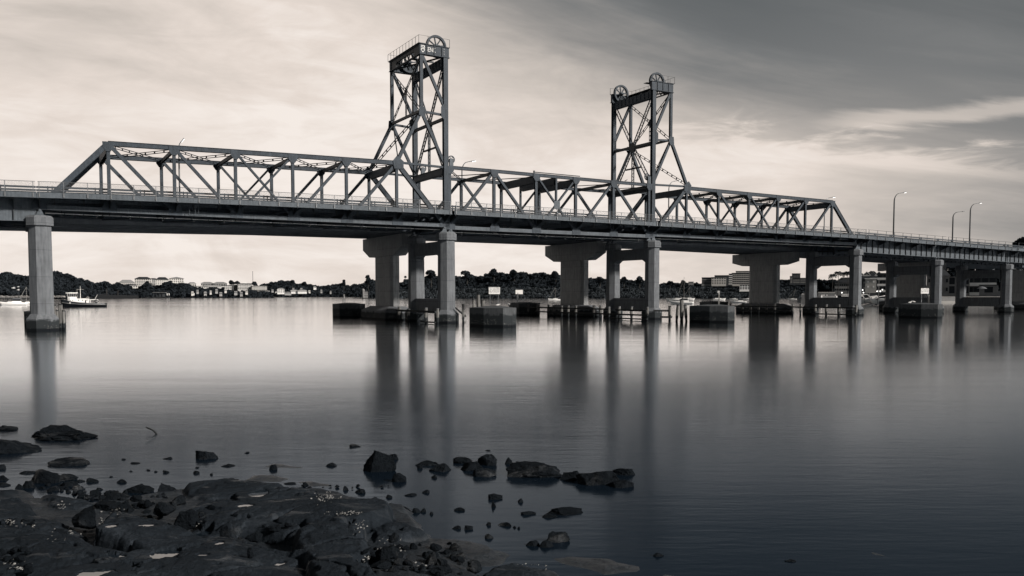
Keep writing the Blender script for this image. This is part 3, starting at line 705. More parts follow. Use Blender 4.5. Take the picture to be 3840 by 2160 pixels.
# ================= SIGNS AND MARKERS =================
def atw(px, py, z): return Wz(px, py, z)
def facing(p): return math.atan2(-p.x, p.y)*-1.0*-1  # turn a thing built facing -y so that it faces the camera
def sign(label, px, py, ztop, w, h, legs, front=True):
    p = Wz(px, py, ztop); t = thing('warning_sign', label, 'sign', tuple(p), .2, 'speed signs on the concrete blocks')
    zb_ = legs
    pl = MB().box(-w/2, w/2, -.02, .02, zb_, zb_+h).build('sign_panel', WHITE, t)
    for x in (-w*.38, w*.38): MB().box(x-.035, x+.035, .024, .09, 0, zb_+h-(.02 if front else .0)).build('post', GALV if front else STEELD, t)
    if front:
        L = [('REDUCE SPEED', .16, 0, h-.13, 1.03), ('DISTANCE OFF', .115, w*.17, h-.30, .95), ('SPEED LIMIT', .115, w*.17, h-.45, .95), ('UNDER BRIDGE', .115, w*.17, h-.60, .95), ('PENALTIES APPLY', .075, w*.17, h-.75, 1.0)]
        for body, sz, x, z, k in L:
            vs, fs = text_mesh(body, sz*1.25, .002); xs = [v[0] for v in vs]; span_ = max(xs)-min(xs); tgt = w*.92 if body == 'REDUCE SPEED' else w*.60
            q = tgt/span_*(k if body != 'REDUCE SPEED' else 1)
            MB().add([(x+a*q, -.0235-c, zb_+z+b*1.0) for a, b, c in vs], fs).build('lettering', SIGNK, pl)
        vs, fs = text_mesh('6', .38, .002); MB().add([(-w*.32+a, -.0235-c, zb_+h*.42+b) for a, b, c in vs], fs).build('lettering', SIGNK, pl)
        r = MB(); r.lathe([(.225, -.027), (.26, -.027), (.26, -.021), (.225, -.021), (.225, -.027)], 32, 'y', (-w*.32, 0, zb_+h*.42)); r.build('speed_ring', SIGNK, pl)
    return t
sign('white reduce speed sign with a circled 6, on the block left of centre', 1854, 1148.5, 2.5, 1.62, .98, 1.75)
sign('smaller looking white speed sign on the block near the right side of the photo', 3467, 1139., 2.5, 1.62, .98, 1.85)
sign('back of a white sign standing on the far block just right of centre', 1947, 1131, 2.5, 1.75, 1.0, 1.75, False)
def post(label, px, py, z, h, w, cap=True, m=WHITE, name='marker_post'):
    p = Wz(px, py, z); t = thing(name, label, 'post', tuple(p), facing(p))
    MB().box(-w/2, w/2, -w/2, w/2, 0, h).build('shaft', m, t)
    MB().prism([(-w/2*1.1, -w/2*1.1), (w/2*1.1, -w/2*1.1), (w/2*1.1, w/2*1.1), (-w/2*1.1, w/2*1.1)], h+.002, h+w*.8, [(-w/6, -w/6), (w/6, -w/6), (w/6, w/6), (-w/6, w/6)]).build('cap', WHITE, t)
    return t
post('thin white post on the far concrete block at the left of the hammerhead piers', 1291, 1133, 2.5, 1.6, .22)
t = post('pale marker post with a small white box on top, right of the leaning piles', 2696, 1142, 2.5, 1.75, .2, m=CREAM)
MB().box(-.26, .12, -.16, .16, 1.95, 2.3).build('light_box', WHITE, t)
post('short white post behind the sign panel on the far block just right of centre', 1942, 1134, 2.5, 1.75, .3)
post('thin post beside the speed sign on the right hand block', 3483, 1139., 2.5, 1.45, .16, m=CREAM)

# ================= TIMBER PILES =================
def pile_mb(x, y, h, r, lean=(0, 0), seed=0):
    rr = random.Random(seed); m = MB(); n = 12; zsn = [-1.2, 0, .35, .7, 1.1, h*.7, h]
    rad = [r*.8, r*.85, r*.75, r*.95, r*1.05, r, r*.97]
    vs = []
    for z, q in zip(zsn, rad):
        for k in range(n):
            a = 2*math.pi*k/n; w = q*(1+rr.uniform(-.10, .10)); vs.append((x+lean[0]*z+w*math.cos(a), y+lean[1]*z+w*math.sin(a), z))
    fs = [tuple(range(n-1, -1, -1)), tuple(range((len(zsn)-1)*n, len(zsn)*n))]+[(i*n+k, i*n+(k+1) % n, (i+1)*n+(k+1) % n, (i+1)*n+k) for i in range(len(zsn)-1) for k in range(n)]
    m.add(vs, fs); return m
def fender(label, s, os_, hs, walers, r=.24):
    t = bthing('timber_fender', label, 'timber fender', (s, os_[0], 0), 'timber fenders beside the piers')
    for i, (o, h) in enumerate(zip(os_, hs)):
        p = pile_mb(s, o, h, r, seed=int(o*7)).build('pile', WOOD, t)
        MB().prism([(s+r*1.12*math.cos(k*.785), o+r*1.12*math.sin(k*.785)) for k in range(8)], h-.02, h+.10).build('pile_cap', CANVAS, p)
    for (a, b, z, hh) in walers: MB().box(s-.5, s-.26, a, b, z, z+hh).build('waler', WOODD, t)
    return t
def oz(px, s): return bl(px, 1170, s)[0]
o4 = [oz(q, 84.6) for q in (1983, 2017, 2057, 2078, 2106, 2131, 2159, 2227, 2252, 2283, 2322, 2368, 2427)]
fender('long timber fender of piles and dark rails beside the central pier', 84.6, o4, [2.2, 2.25, 2.15, 2.1, 2.0, 2.05, 2.1, 2.2, 2.2, 2.0, 2.1, 2.1, 2.1], [(o4[12]-.3, o4[10]+.5, 1.45, .28), (o4[9]-.5, o4[0]+.4, 1.55, .25), (o4[12]-.6, o4[1]+.3, .75, .25), (o4[12]-.5, o4[9]+.4, .12, .2)])
o5 = [oz(q, 134.2) for q in (2739, 2785, 2815, 2844, 2875, 2905, 2972, 3002, 3057, 3098, 3145, 3210)]
fender('long timber fender of piles and rails before the pier ending the right truss', 134.2, o5, [2.2]*6+[2.1, 2.2, 2.1, 2.15, 2.15, 2.15], [(o5[11]-.3, o5[0]+2.5, 1.5, .26), (o5[6]+.2, o5[1]+.6, .72, .26), (o5[11]-.2, o5[8]+.5, .25, .22)])
o2 = [oz(q, 49.2) for q in (1497, 1532, 1597, 1640)]
fender('short dark timber fender in front of the pier under the taller tower', 49.2, o2, [2.2, 1.9, 2.15, 2.1], [(o2[3]-.2, o2[0]+.3, 1.55, .3), (o2[3]-.1, o2[2]+.9, .1, .2)])
# loose piles
def pile(label, px, py, h, r, lean=(0, 0), grp=None):
    p = Wz(px, py, 0); t = thing('timber_pile', label, 'pile', tuple(p), 0, grp)
    pile_mb(0, 0, h, r, lean, int(px)).build('shaft', WOOD, t)
    MB().prism([(lean[0]*h+r*1.15*math.cos(k*.785), lean[1]*h+r*1.15*math.sin(k*.785)) for k in range(8)], h-.01, h+.12).build('cap', WOODD, t); return t
G = 'weathered timber piles standing in the river'
pile('tall weathered pile, leftmost of the four piles at the left column', 205, 1226, 2.75, .22, grp=G)
pile('short weathered pile, second from the left beside the left column', 216, 1228, 2.1, .16, grp=G)
pile('tallest weathered pile with bleached streaks, third from the left beside the left column', 229, 1237, 2.95, .23, grp=G)
pile('weathered pile, rightmost of the four beside the left column', 240, 1237, 2.2, .16, grp=G)
pile('lone weathered pile with a diagonal timber beside it, left of the front sign block', 1737, 1212, 2.65, .19, grp=G)
pile('lone weathered pile between the right tower pier and the three leaning piles', 2511, 1203, 2.25, .24, grp=G)
pile('dark pile stump, leftmost behind the front sign block', 1776, 1173, 2.9, .3, grp=G)
pile('tall dark pile standing behind the left corner of the front sign block', 1793, 1172, 4.1, .38, grp=G)
pile('wide low pile stump behind the front sign block, right of the tall one', 1810, 1173, 2.85, .5, grp=G)
pile('tallest, middle pile of the three leaning together', 2556, 1206, 3.35, .30, (0, 0), G)
pile('left pile of the three leaning together', 2537, 1206, 2.5, .22, (.07, 0), G)
pile('right pile of the three leaning together', 2574, 1206, 2.45, .22, (-.09, 0), G)
t = thing('leaning_timber', 'dark timber plank leaning down from the column base toward a lone pile', 'timber', tuple(Wz(1725, 1200, 0)))
MB().beam((-1.1, 0, 2.3), (.95, -.1, .55), .2, .28).build('plank', WOODD, t)
for lab, q0, q1, z in (('dark horizontal timber between the right tower pier and the lone pile', 2450, 2515, 1.6), ('lower dark timber reaching from the right tower pier past the lone pile', 2475, 2520, .6)):
    a = Wz(q0, 1203, 0); b = Wz(q1, 1203, 0); single('loose_timber', MB().beam((0, 0, z), (b.x-a.x, b.y-a.y, z), .22, .3), WOODD, lab, 'timber', tuple(a), 0)
# ================= WATER =================
def water_mat():
    m = bpy.data.materials.new('river_water'); m.use_nodes = True; t = NT(m.node_tree); m.node_tree.nodes.clear()
    o = t.n('ShaderNodeOutputMaterial')
    gl = t.n('ShaderNodeBsdfGlossy'); gl.distribution = 'MULTI_GGX'; df = t.n('ShaderNodeBsdfDiffuse'); df.inputs[0].default_value = (.0045, .0085, .014, 1)
    fr = t.n('ShaderNodeFresnel'); fr.inputs[0].default_value = 1.33
    t.l(t.ramp(fr.outputs[0], [(.0, (.46, .60, .78)), (.25, (.64, .745, .86)), (.55, (.90, .94, .98)), (.85, (1., 1., 1.))]), gl.inputs[0])
    mx = t.n('ShaderNodeMixShader'); rf = t.ramp(fr.outputs[0], [(.0, (.02,)*3), (.22, (.185,)*3), (.36, (.34,)*3), (.50, (.60,)*3), (.60, (.88,)*3), (.72, (.96,)*3), (1., (1.,)*3)]); t.l(rf, mx.inputs[0]); t.l(df.outputs[0], mx.inputs[1]); t.l(gl.outputs[0], mx.inputs[2]); t.l(mx.outputs[0], o.inputs[0])
    g = t.n('ShaderNodeNewGeometry'); s = t.n('ShaderNodeSeparateXYZ'); t.l(g.outputs['Position'], s.inputs[0])
    n1 = t.noise(t.comb(t.m('MULTIPLY', s.outputs[0], .7), t.m('MULTIPLY', s.outputs[1], 3.0)), 1., 3, .55, .3)
    n2 = t.noise(t.comb(t.m('MULTIPLY', s.outputs[0], .03), t.m('MULTIPLY', s.outputs[1], .16)), 1., 4, .55, .4)
    n3 = t.noise(t.comb(t.m('MULTIPLY', s.outputs[0], .004), t.m('MULTIPLY', s.outputs[1], .03), 5.), 1., 3, .5, .3)
    r = t.m('ADD', .03, t.m('ADD', t.m('MULTIPLY', n2, .04), t.m('MULTIPLY', n3, .06)), clamp=True)
    t.l(t.m('ADD', r, t.m('MULTIPLY', .09, t.m('SUBTRACT', 1., t.ss(s.outputs[1], 25., 95.)))), gl.inputs['Roughness'])
    n0 = t.noise(t.comb(t.m('MULTIPLY', s.outputs[0], 2.2), t.m('MULTIPLY', s.outputs[1], 7.)), 1., 2, .5)
    hh = t.m('ADD', t.m('ADD', t.m('MULTIPLY', n0, .0045), t.m('MULTIPLY', n1, .012)), t.m('MULTIPLY', n2, .05))
    bp = t.n('ShaderNodeBump'); bp.inputs['Strength'].default_value = .55; bp.inputs['Distance'].default_value = 1.; t.l(hh, bp.inputs['Height']); t.l(bp.outputs[0], gl.inputs['Normal'])
    return m
WATER = water_mat()
struct('river_water', MB().add([(-6000, -300, 0), (6000, -300, 0), (6000, 14000, 0), (-6000, 14000, 0)], [(0, 1, 2, 3)]), WATER)
LAND = mat('dark_ground', (.014, .016, .018), .95, 0, .3, .4, .1)
BANK = mat('rock_bank', (.16, .155, .15), .9, 0, .6, .9, .3)

# ================= FAR LAND AND WOODS =================
def quads(name, C, size, m, flat=.0, nrm=None):
    n = len(C); a = rng.normal(size=(n, 3)); a /= np.linalg.norm(a, axis=1)[:, None]
    b = rng.normal(size=(n, 3)); b -= a*(a*b).sum(1)[:, None]; b /= np.linalg.norm(b, axis=1)[:, None]
    sz = size*(rng.random(n)*.8+.6); a = a*sz[:, None]; b = b*(sz*.8)[:, None]
    V_ = np.stack([C-a-b, C+a-b*.6, C+a*.8+b, C-a*.7+b*.9], 1).reshape(-1, 3)
    me = bpy.data.meshes.new(name); me.vertices.add(n*4); me.vertices.foreach_set('co', V_.ravel())
    me.loops.add(n*4); me.loops.foreach_set('vertex_index', np.arange(n*4)); me.polygons.add(n)
    me.polygons.foreach_set('loop_start', np.arange(n)*4); me.polygons.foreach_set('loop_total', np.full(n, 4)); me.update(calc_edges=True)
    me.materials.append(m); o = bpy.data.objects.new(name, me); COL.objects.link(o); return o
def lump(c, r, n, sq=.8):
    d = rng.normal(size=(n, 3)); d /= np.linalg.norm(d, axis=1)[:, None]; d[:, 2] = np.where(d[:, 2] < -.35, -d[:, 2], d[:, 2])
    rr = r*(.55+.5*rng.random(n)**.5); return np.array(c)+d*rr[:, None]*np.array([1, 1, sq])
def ground_under(name, prof, d, base_px, back, hfrac, m=None):
    # land from the waterline back; prof in px gives skyline of the ground
    vs = []; fs = []; n = len(prof)
    rows = [(0, 0.), (.02, .02), (.3, .22), (.7, .58), (1., .9), (1.6, .9)]
    for x, y in prof:
        for k, h in rows:
            dd = d+back*k; g = Dp(x, base_px, d); top = Dp(x, y, d+back).z*hfrac
            X_ = g.x*dd/d; vs.append((X_, dd, -.5+max(.0, top)*h+ (.4 if k > 0 else 0)))
    m_ = len(rows)
    for i in range(n-1):
        for j in range(m_-1): fs.append((i*m_+j, (i+1)*m_+j, (i+1)*m_+j+1, i*m_+j+1))
    return struct(name, MB().add(vs, fs), m or LAND, True)
def wood(label, prof, d, back, n_rows, cr, leaf, dens, m, hfrac=.62, name='woodland'):
    pts = []
    x0, x1 = prof[0][0], prof[-1][0]
    for rix in range(n_rows):
        t_ = rix/(max(1, n_rows-1)); dd = d+back*t_; pxr = cr*FPX/dd
        x = x0+random.random()*pxr
        while x < x1:
            ytop = lerp(x, prof); r = cr*random.choice((.45, .6, .8, 1., 1.25))
            top = Dp(x, ytop, d+back).z*(1 if t_ > .99 else (.30+.70*t_)*random.uniform(.85, 1.02))
            base = max(.5, Dp(x, ytop, d+back).z*hfrac*t_)
            p = Dp(x, 1104, dd)
            z = top-r*random.uniform(.5, 1.)
            k = 0
            while z > base-r*.6 and k < 6:
                rr = r*(1.0 if k == 0 else 1.1); pts.append(lump((p.x+random.uniform(-r, r)*.3*(k > 0), dd+random.uniform(-r, r)*.5, z), rr, int(dens*rr*rr))); z -= r*1.05; k += 1
            x += pxr*random.uniform(.6, 1.25)
    o = quads(name, np.concatenate(pts), leaf, m); props(o, label, 'wood'); o['kind'] = 'stuff'; return o
def tree(label, px, ytop, ybase, d, wpx, lumps=7, leaf=.9, m=F1, group='trees standing above the far woods', kind='spreading_tree', trunk=.35, seed=0):
    r_ = random.Random(int(px)*7+seed)
    g = Dp(px, ybase, d); H = Dp(px, ytop, d).z-g.z; Wd = wpx*d/FPX
    t = thing(kind, label, 'tree', (g.x, d, g.z), 0, group)
    tr = MB().tube([(0, 0, -2), (Wd*.02, 0, H*.3), (-Wd*.03, 0, H*.55), (0, 0, H*.85)], Wd*.05+.1, 7, Wd*.015+.05)
    C = []
    for k in range(lumps):
        a = 2*math.pi*k/lumps+r_.random(); q = r_.random()**.6
        if kind == 'conifer': hh = H*(trunk+(1-trunk)*k/lumps); rr = Wd*.5*(1.05-k/lumps)*.8; c = (r_.uniform(-.1, .1)*Wd, 0, hh)
        else:
            hh = H*r_.uniform(.48, .9); rr = Wd*r_.uniform(.16, .30); c = (math.cos(a)*Wd*.36*q*(1.25-hh/H*.6), math.sin(a)*Wd*.3*q, hh)
        if k == 0 and kind != 'conifer': c = (0, 0, H-rr*.7)
        C.append(lump(c, rr, int(50+rr*rr*11), .9)); tr.tube([(0, 0, H*trunk*.9), (c[0]*.6, c[1]*.6, (H*trunk+c[2])/2), c], Wd*.018+.04, 5, .03)
    tr.build('trunk', BARK, t); o = quads('crown', np.concatenate(C), leaf, m); o.parent = t
    return t
wl = lambda d: 1103.9+FPX*CAMH/d
pA = [(-700, 1048), (-400, 1036), (-60, 1040), (0, 1036), (30, 1029), (55, 1034), (85, 1043), (112, 1036), (150, 1034), (188, 1030), (214, 1024), (240, 1030), (268, 1044), (300, 1042), (330, 1052), (352, 1060), (358, 1085)]
wood('dark wooded point behind the left column and the black tug', pA, 820, 70, 6, 6.0, 1.15, 13, F1)
ground_under('left_shore', [(-900, 1050)]+pA[1:]+[(420, 1095), (520, 1098)], 815, wl(815), 90, .6)
pB = [(352, 1072), (372, 1066), (402, 1062), (420, 1072), (440, 1066), (452, 1066), (470, 1070), (486, 1078), (505, 1086), (530, 1078), (548, 1064), (562, 1066), (580, 1076), (610, 1072), (632, 1064), (650, 1066), (680, 1063), (700, 1066), (716, 1074), (740, 1080), (760, 1086), (790, 1080), (812, 1082), (838, 1083), (860, 1090), (900, 1094), (930, 1091), (960, 1096), (1010, 1098)]
wood('band of dark trees along the far shore in front of the pale apartment blocks', pB, 1050, 60, 4, 6.0, 1.4, 9, F1, .45)
pC = [(960, 1077), (990, 1070), (1010, 1068), (1030, 1060), (1045, 1057), (1070, 1058), (1095, 1058), (1110, 1070), (1135, 1066), (1160, 1069), (1190, 1074), (1215, 1076), (1245, 1071), (1270, 1069), (1290, 1066), (1305, 1077), (1330, 1066), (1350, 1067), (1368, 1064), (1390, 1050), (1420, 1062)]
wood('long dark wooded shore between the far houses and the hammerhead pier', pC, 1400, 160, 5, 8.0, 1.7, 7, F1)
ground_under('far_shore', [(300, 1066), (450, 1062), (600, 1050), (700, 1052), (800, 1068), (1000, 1090), (1030, 1102)], 1040, wl(1040), 500, .5)
ground_under('distant_shore', [(900, 1090), (1000, 1072), (1200, 1076), (1400, 1076), (1600, 1080)], 1385, wl(1385), 260, .6)
pD = [(1395, 1062), (1440, 1060), (1510, 1062), (1530, 1050), (1560, 1048), (1600, 1036), (1640, 1040), (1680, 1046), (1705, 1043), (1730, 1040), (1760, 1036), (1790, 1040), (1815, 1034), (1845, 1024), (1870, 1022), (1900, 1030), (1935, 1020), (1960, 1022), (1990, 1032), (2030, 1028), (2060, 1032), (2085, 1028), (2120, 1035), (2200, 1044), (2260, 1048), (2330, 1050), (2390, 1056), (2450, 1062), (2500, 1064), (2560, 1062), (2620, 1064), (2680, 1066), (2740, 1060), (2800, 1056), (2860, 1058), (2920, 1050), (2960, 1052), (3000, 1053), (3060, 1054), (3100, 1056), (3160, 1058), (3300, 1060)]
wood('dark wooded hill stretching behind the bridge piers', pD, 930, 130, 7, 6.5, 1.25, 10, F1)
ground_under('wooded_hill', [(1440, 1085)]+pD[2:]+[(3500, 1060), (4300, 1060)], 905, wl(905), 190, .72)
pE = [(1440, 1092), (1510, 1086), (1600, 1084), (1680, 1080), (1760, 1086), (1850, 1083), (1930, 1086), (2020, 1080), (2100, 1084), (2220, 1086), (2300, 1082), (2400, 1084), (2500, 1083), (2600, 1082), (2700, 1084), (2800, 1083), (2900, 1086), (3000, 1088)]
wood('paler band of mangroves along the water at the foot of the hill', pE, 898, 22, 3, 4.6, .85, 30, F2, .1, 'mangroves')
GT = 'trees standing above the far woods'
for a in [('spreading tree rising above the hill just left of the front speed sign', 1752, 1019, 1062, 1000, 42), ('round crowned tree, tallest on the hill, above and right of the front speed sign', 1852, 1010, 1060, 1005, 40),
          ('dense tree standing between the taller tower pier columns', 1617, 1017, 1072, 960, 44), ('round tree at the skyline just right of the central hammerhead pier', 2250, 1040, 1072, 960, 34),
          ('flat topped tree at the skyline between the columns of the right tower pier', 2398, 1043, 1074, 960, 38), ('rounded tree at the skyline right of the right tower pier', 2512, 1058, 1080, 960, 26),
          ('airy tree at the skyline behind the trawler mast', 2562, 1055, 1082, 960, 24), ('spreading tree on the skyline at the edge of the central hammerhead pier', 2084, 1022, 1060, 990, 34),
          ('narrow tree at the skyline left of the central hammerhead pier', 1928, 1018, 1060, 1000, 40), ('dark tree touching the left column of the right tower pier', 2340, 1042, 1072, 960, 30)]:
    tree(*a[:5], a[5], 8, .75)
for a in [('umbrella shaped tree on the far skyline right of the long pale office block', 1018, 1059, 1082, 1500, 26), ('bushy tree on the far skyline with the highest top near the houses', 1097, 1053, 1085, 1500, 22),
          ('open branched tree on the far skyline left of the small gap', 1142, 1059, 1085, 1500, 22), ('tall narrow tree on the far skyline above the white post', 1290, 1051, 1085, 1480, 17),
          ('dark tree rising at the left edge of the leftmost hammerhead pier', 1381, 1034, 1090, 1350, 26), ('small pointed tree in the gap between hammerhead pier and column', 1520, 1038, 1080, 1100, 12),
          ('round dark tree standing in front of the far white tower blocks', 553, 1058, 1085, 1150, 24), ('small tree between two of the far white tower blocks', 639, 1055, 1080, 1150, 20),
          ('round tree on the far skyline left of the office block with an antenna', 868, 1055, 1075, 1500, 24), ('low spreading tree on the far skyline right beside the antenna', 890, 1056, 1075, 1500, 22), ('rounded tree just right of the far office block with the antenna', 955, 1058, 1078, 1500, 22),
          ('dark round tree on the far left skyline right of the wooded point', 400, 1060, 1100, 1010, 30), ('dark broad tree at the left end of the pale apartments', 442, 1062, 1108, 1010, 30)]:
    tree(*a[:5], a[5], 7, 1.1)
# right hand garden greenery and the headland at the right edge
pF = [(3060, 1052), (3090, 1049), (3120, 1055), (3150, 1062), (3180, 1058)]
wood('dark garden trees between the right truss pier columns behind the palms', pF, 470, 20, 3, 3.2, .5, 40, F3)
pG = [(3490, 1000), (3520, 994), (3560, 990), (3600, 996), (3640, 992), (3700, 990), (3780, 985), (3830, 960), (3900, 935)]
wood('dark trees behind the houses under the right approach', pG, 560, 40, 4, 4.5, .7, 22, F3)
tree('dark tree rising above the railing at the right edge of the photo', 3832, 893, 1000, 420, 70, 9, .5, F3)
tree('small dark tree top above the railing left of the tree at the right edge', 3811, 905, 1000, 430, 26, 6, .5, F3)
MB_ = MB(); 
ground_under('right_shore', [(2990, 1122), (3050, 1112), (3150, 1098), (3250, 1090), (3400, 1086), (3600, 1082), (3900, 1070), (4400, 1060)], 400, 1137.2, 130, .8)
# low bank of pale stones at the foot of the wooded point
def stones(label, x0, x1, y, d, n, r):
    pts = MB()
    for k in range(n):
        x = random.uniform(x0, x1); p = Dp(x, y+random.uniform(-3, 2), d); q = r*random.uniform(.5, 1.2)
        pts.lathe([(q*.5, -q*.4), (q, 0), (q*.6, q*.5)], 6, 'z', (p.x, d+random.uniform(-2, 2), max(.3, p.z)))
    o = pts.build('shore_stones', SLAT); props(o, label, 'stones', kind='stuff')
stones('pale stone bank at the foot of the wooded point', -10, 120, 1114, 795, 150, 1.3)
stones('pale stones on the shore right of the left column', 192, 240, 1113, 795, 70, 1.1)

# ================= FAR BUILDINGS =================
def bldg(label, px0, px1, ytop, ybase, d, floors, cols, wall=CREAM, roof='flat', rh=6, bal=0, win=(.55, .5), rot=.0, group=None, rm=None, depthf=.5, name='apartment_building', cat='building', wm=None, para=0):
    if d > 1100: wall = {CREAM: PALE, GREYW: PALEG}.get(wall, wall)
    a, b = Dp(px0, ybase, d), Dp(px1, ybase, d); top = Dp(px0, ytop, d).z; w = b.x-a.x; z0 = min(a.z, top-3)-2; H = top-z0
    cx = (a.x+b.x)/2; t = thing(name, label, cat, (cx, d, z0), math.atan2(-cx, d)*-1*-1+rot, group)
    dp = w*depthf
    MB().box(-w/2, w/2, 0, dp, 0, H).build('wall', wall, t)
    rm = rm or ROOFD
    rz_ = rh*d/FPX
    if roof == 'hip': MB().prism([(-w/2-w*.03, -w*.03), (w/2+w*.03, -w*.03), (w/2+w*.03, dp+w*.03), (-w/2-w*.03, dp+w*.03)], H+.002, H+rz_, [(-w*.25, dp*.4), (w*.25, dp*.4), (w*.25, dp*.6), (-w*.25, dp*.6)]).build('roof', rm, t)
    elif roof == 'gable':
        m = MB(); m.plate([(-w/2-w*.04, 0, H+.002), (w/2+w*.04, 0, H+.002), (0, 0, H+rz_)], (0, 1, 0), .1)
        m.v = []; m.f = []
        e = w*.04; vs = [(-w/2-e, -e, H+.002), (w/2+e, -e, H+.002), (0, -e, H+rz_), (-w/2-e, dp+e, H+.002), (w/2+e, dp+e, H+.002), (0, dp+e, H+rz_)]
        m.add(vs, [(0, 1, 2), (5, 4, 3), (0, 2, 5, 3), (1, 4, 5, 2), (0, 3, 4, 1)]); m.build('roof', rm, t)
    else:
        MB().box(-w/2-.3, w/2+.3, -.5, dp+.3, H+.002, H+max(.3, rz_*.25)).build('roof', rm, t)
        if rh > 4: MB().box(-w*.15, w*.2, dp*.3, dp*.7, H+max(.3, rz_*.25)+.003, H+rz_).build('roof_plant_room', wall, t)
    fl = (H-2)/floors; cw = w/cols
    proto = None
    for i in range(floors):
        for j in range(cols):
            if proto is None:
                ww, wh = cw*win[0], fl*win[1]
                proto = MB().box(-ww/2, ww/2, -.06, .05, 0, wh).build('window', wm or DWIN, t); q = proto
            else: q = proto.copy(); COL.objects.link(q); q.parent = t
            q.location = (-w/2+cw*(j+.5), 0, 2+fl*i+fl*.25)
    if bal:
        for i in range(floors):
            m = MB().box(-w/2, w/2*bal, -1.3, -.07, 2+fl*i-.1, 2+fl*i+.12).box(-w/2, w/2*bal, -1.35, -1.25, 2+fl*i+.121, 2+fl*i+fl*.33); m.build('balcony', WHITE if wall is not BRICK else CREAM, t)
    return t
G1 = 'pale tower apartment blocks on the far left shore'
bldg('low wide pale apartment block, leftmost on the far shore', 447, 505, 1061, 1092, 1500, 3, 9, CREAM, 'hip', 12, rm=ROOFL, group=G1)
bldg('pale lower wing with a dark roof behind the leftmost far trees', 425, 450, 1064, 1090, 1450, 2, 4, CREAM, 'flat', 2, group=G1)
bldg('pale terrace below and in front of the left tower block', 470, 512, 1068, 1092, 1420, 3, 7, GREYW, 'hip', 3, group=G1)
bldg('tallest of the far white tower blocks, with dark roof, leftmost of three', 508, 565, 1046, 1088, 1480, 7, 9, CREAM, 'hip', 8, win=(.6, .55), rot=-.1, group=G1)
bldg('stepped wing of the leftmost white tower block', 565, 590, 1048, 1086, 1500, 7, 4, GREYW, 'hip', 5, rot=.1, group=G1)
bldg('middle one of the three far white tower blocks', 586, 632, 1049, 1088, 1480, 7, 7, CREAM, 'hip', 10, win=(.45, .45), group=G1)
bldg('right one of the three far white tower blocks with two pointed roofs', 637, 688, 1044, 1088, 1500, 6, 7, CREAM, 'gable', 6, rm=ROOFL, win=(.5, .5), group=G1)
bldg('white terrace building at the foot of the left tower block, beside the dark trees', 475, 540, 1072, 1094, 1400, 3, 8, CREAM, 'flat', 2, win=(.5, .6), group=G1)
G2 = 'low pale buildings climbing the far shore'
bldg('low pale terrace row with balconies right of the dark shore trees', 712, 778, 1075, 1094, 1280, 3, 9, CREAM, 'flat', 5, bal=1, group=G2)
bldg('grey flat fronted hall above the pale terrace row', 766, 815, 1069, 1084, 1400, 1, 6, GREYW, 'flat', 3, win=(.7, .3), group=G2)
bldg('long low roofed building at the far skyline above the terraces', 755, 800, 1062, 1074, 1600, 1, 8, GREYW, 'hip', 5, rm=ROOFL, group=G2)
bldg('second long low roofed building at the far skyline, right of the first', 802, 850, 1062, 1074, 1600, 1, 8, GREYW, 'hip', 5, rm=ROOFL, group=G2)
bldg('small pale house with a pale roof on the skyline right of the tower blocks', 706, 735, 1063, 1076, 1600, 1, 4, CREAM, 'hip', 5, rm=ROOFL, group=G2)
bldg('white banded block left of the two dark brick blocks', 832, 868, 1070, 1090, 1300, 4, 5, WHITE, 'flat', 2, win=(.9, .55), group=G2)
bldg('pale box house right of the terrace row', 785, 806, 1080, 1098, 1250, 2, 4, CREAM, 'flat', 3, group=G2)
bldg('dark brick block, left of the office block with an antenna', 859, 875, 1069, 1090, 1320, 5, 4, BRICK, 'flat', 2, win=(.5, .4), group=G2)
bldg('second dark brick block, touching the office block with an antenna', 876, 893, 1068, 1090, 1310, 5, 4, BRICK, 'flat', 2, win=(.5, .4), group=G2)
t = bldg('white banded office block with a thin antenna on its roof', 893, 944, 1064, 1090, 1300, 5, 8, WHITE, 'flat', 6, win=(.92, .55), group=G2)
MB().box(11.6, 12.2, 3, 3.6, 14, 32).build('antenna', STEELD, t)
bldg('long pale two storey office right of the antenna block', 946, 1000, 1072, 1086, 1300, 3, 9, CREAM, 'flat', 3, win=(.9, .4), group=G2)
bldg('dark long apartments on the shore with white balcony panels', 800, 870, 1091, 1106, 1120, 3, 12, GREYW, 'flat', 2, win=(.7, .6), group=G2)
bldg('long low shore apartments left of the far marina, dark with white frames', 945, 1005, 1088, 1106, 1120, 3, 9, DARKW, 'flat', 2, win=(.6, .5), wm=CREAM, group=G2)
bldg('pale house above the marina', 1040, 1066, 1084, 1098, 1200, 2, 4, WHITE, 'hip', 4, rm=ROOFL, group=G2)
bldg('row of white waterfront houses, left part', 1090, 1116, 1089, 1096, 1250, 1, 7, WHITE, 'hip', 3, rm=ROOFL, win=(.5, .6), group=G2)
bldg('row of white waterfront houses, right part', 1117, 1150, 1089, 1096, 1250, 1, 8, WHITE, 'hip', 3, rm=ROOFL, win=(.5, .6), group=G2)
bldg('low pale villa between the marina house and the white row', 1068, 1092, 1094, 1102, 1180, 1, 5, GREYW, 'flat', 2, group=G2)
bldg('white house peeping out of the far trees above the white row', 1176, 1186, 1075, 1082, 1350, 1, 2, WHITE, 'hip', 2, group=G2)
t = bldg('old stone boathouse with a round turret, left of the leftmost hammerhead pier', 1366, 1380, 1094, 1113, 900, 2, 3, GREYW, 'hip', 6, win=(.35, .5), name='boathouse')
MB().lathe([(1.1, 0), (1.1, 8.2), (1.5, 8.3), (1.4, 9.6), (.7, 10.6), (0.05, 11.2)], 14, 'z', (-2.9, -.6, -.3)).build('turret', GREYW, t)
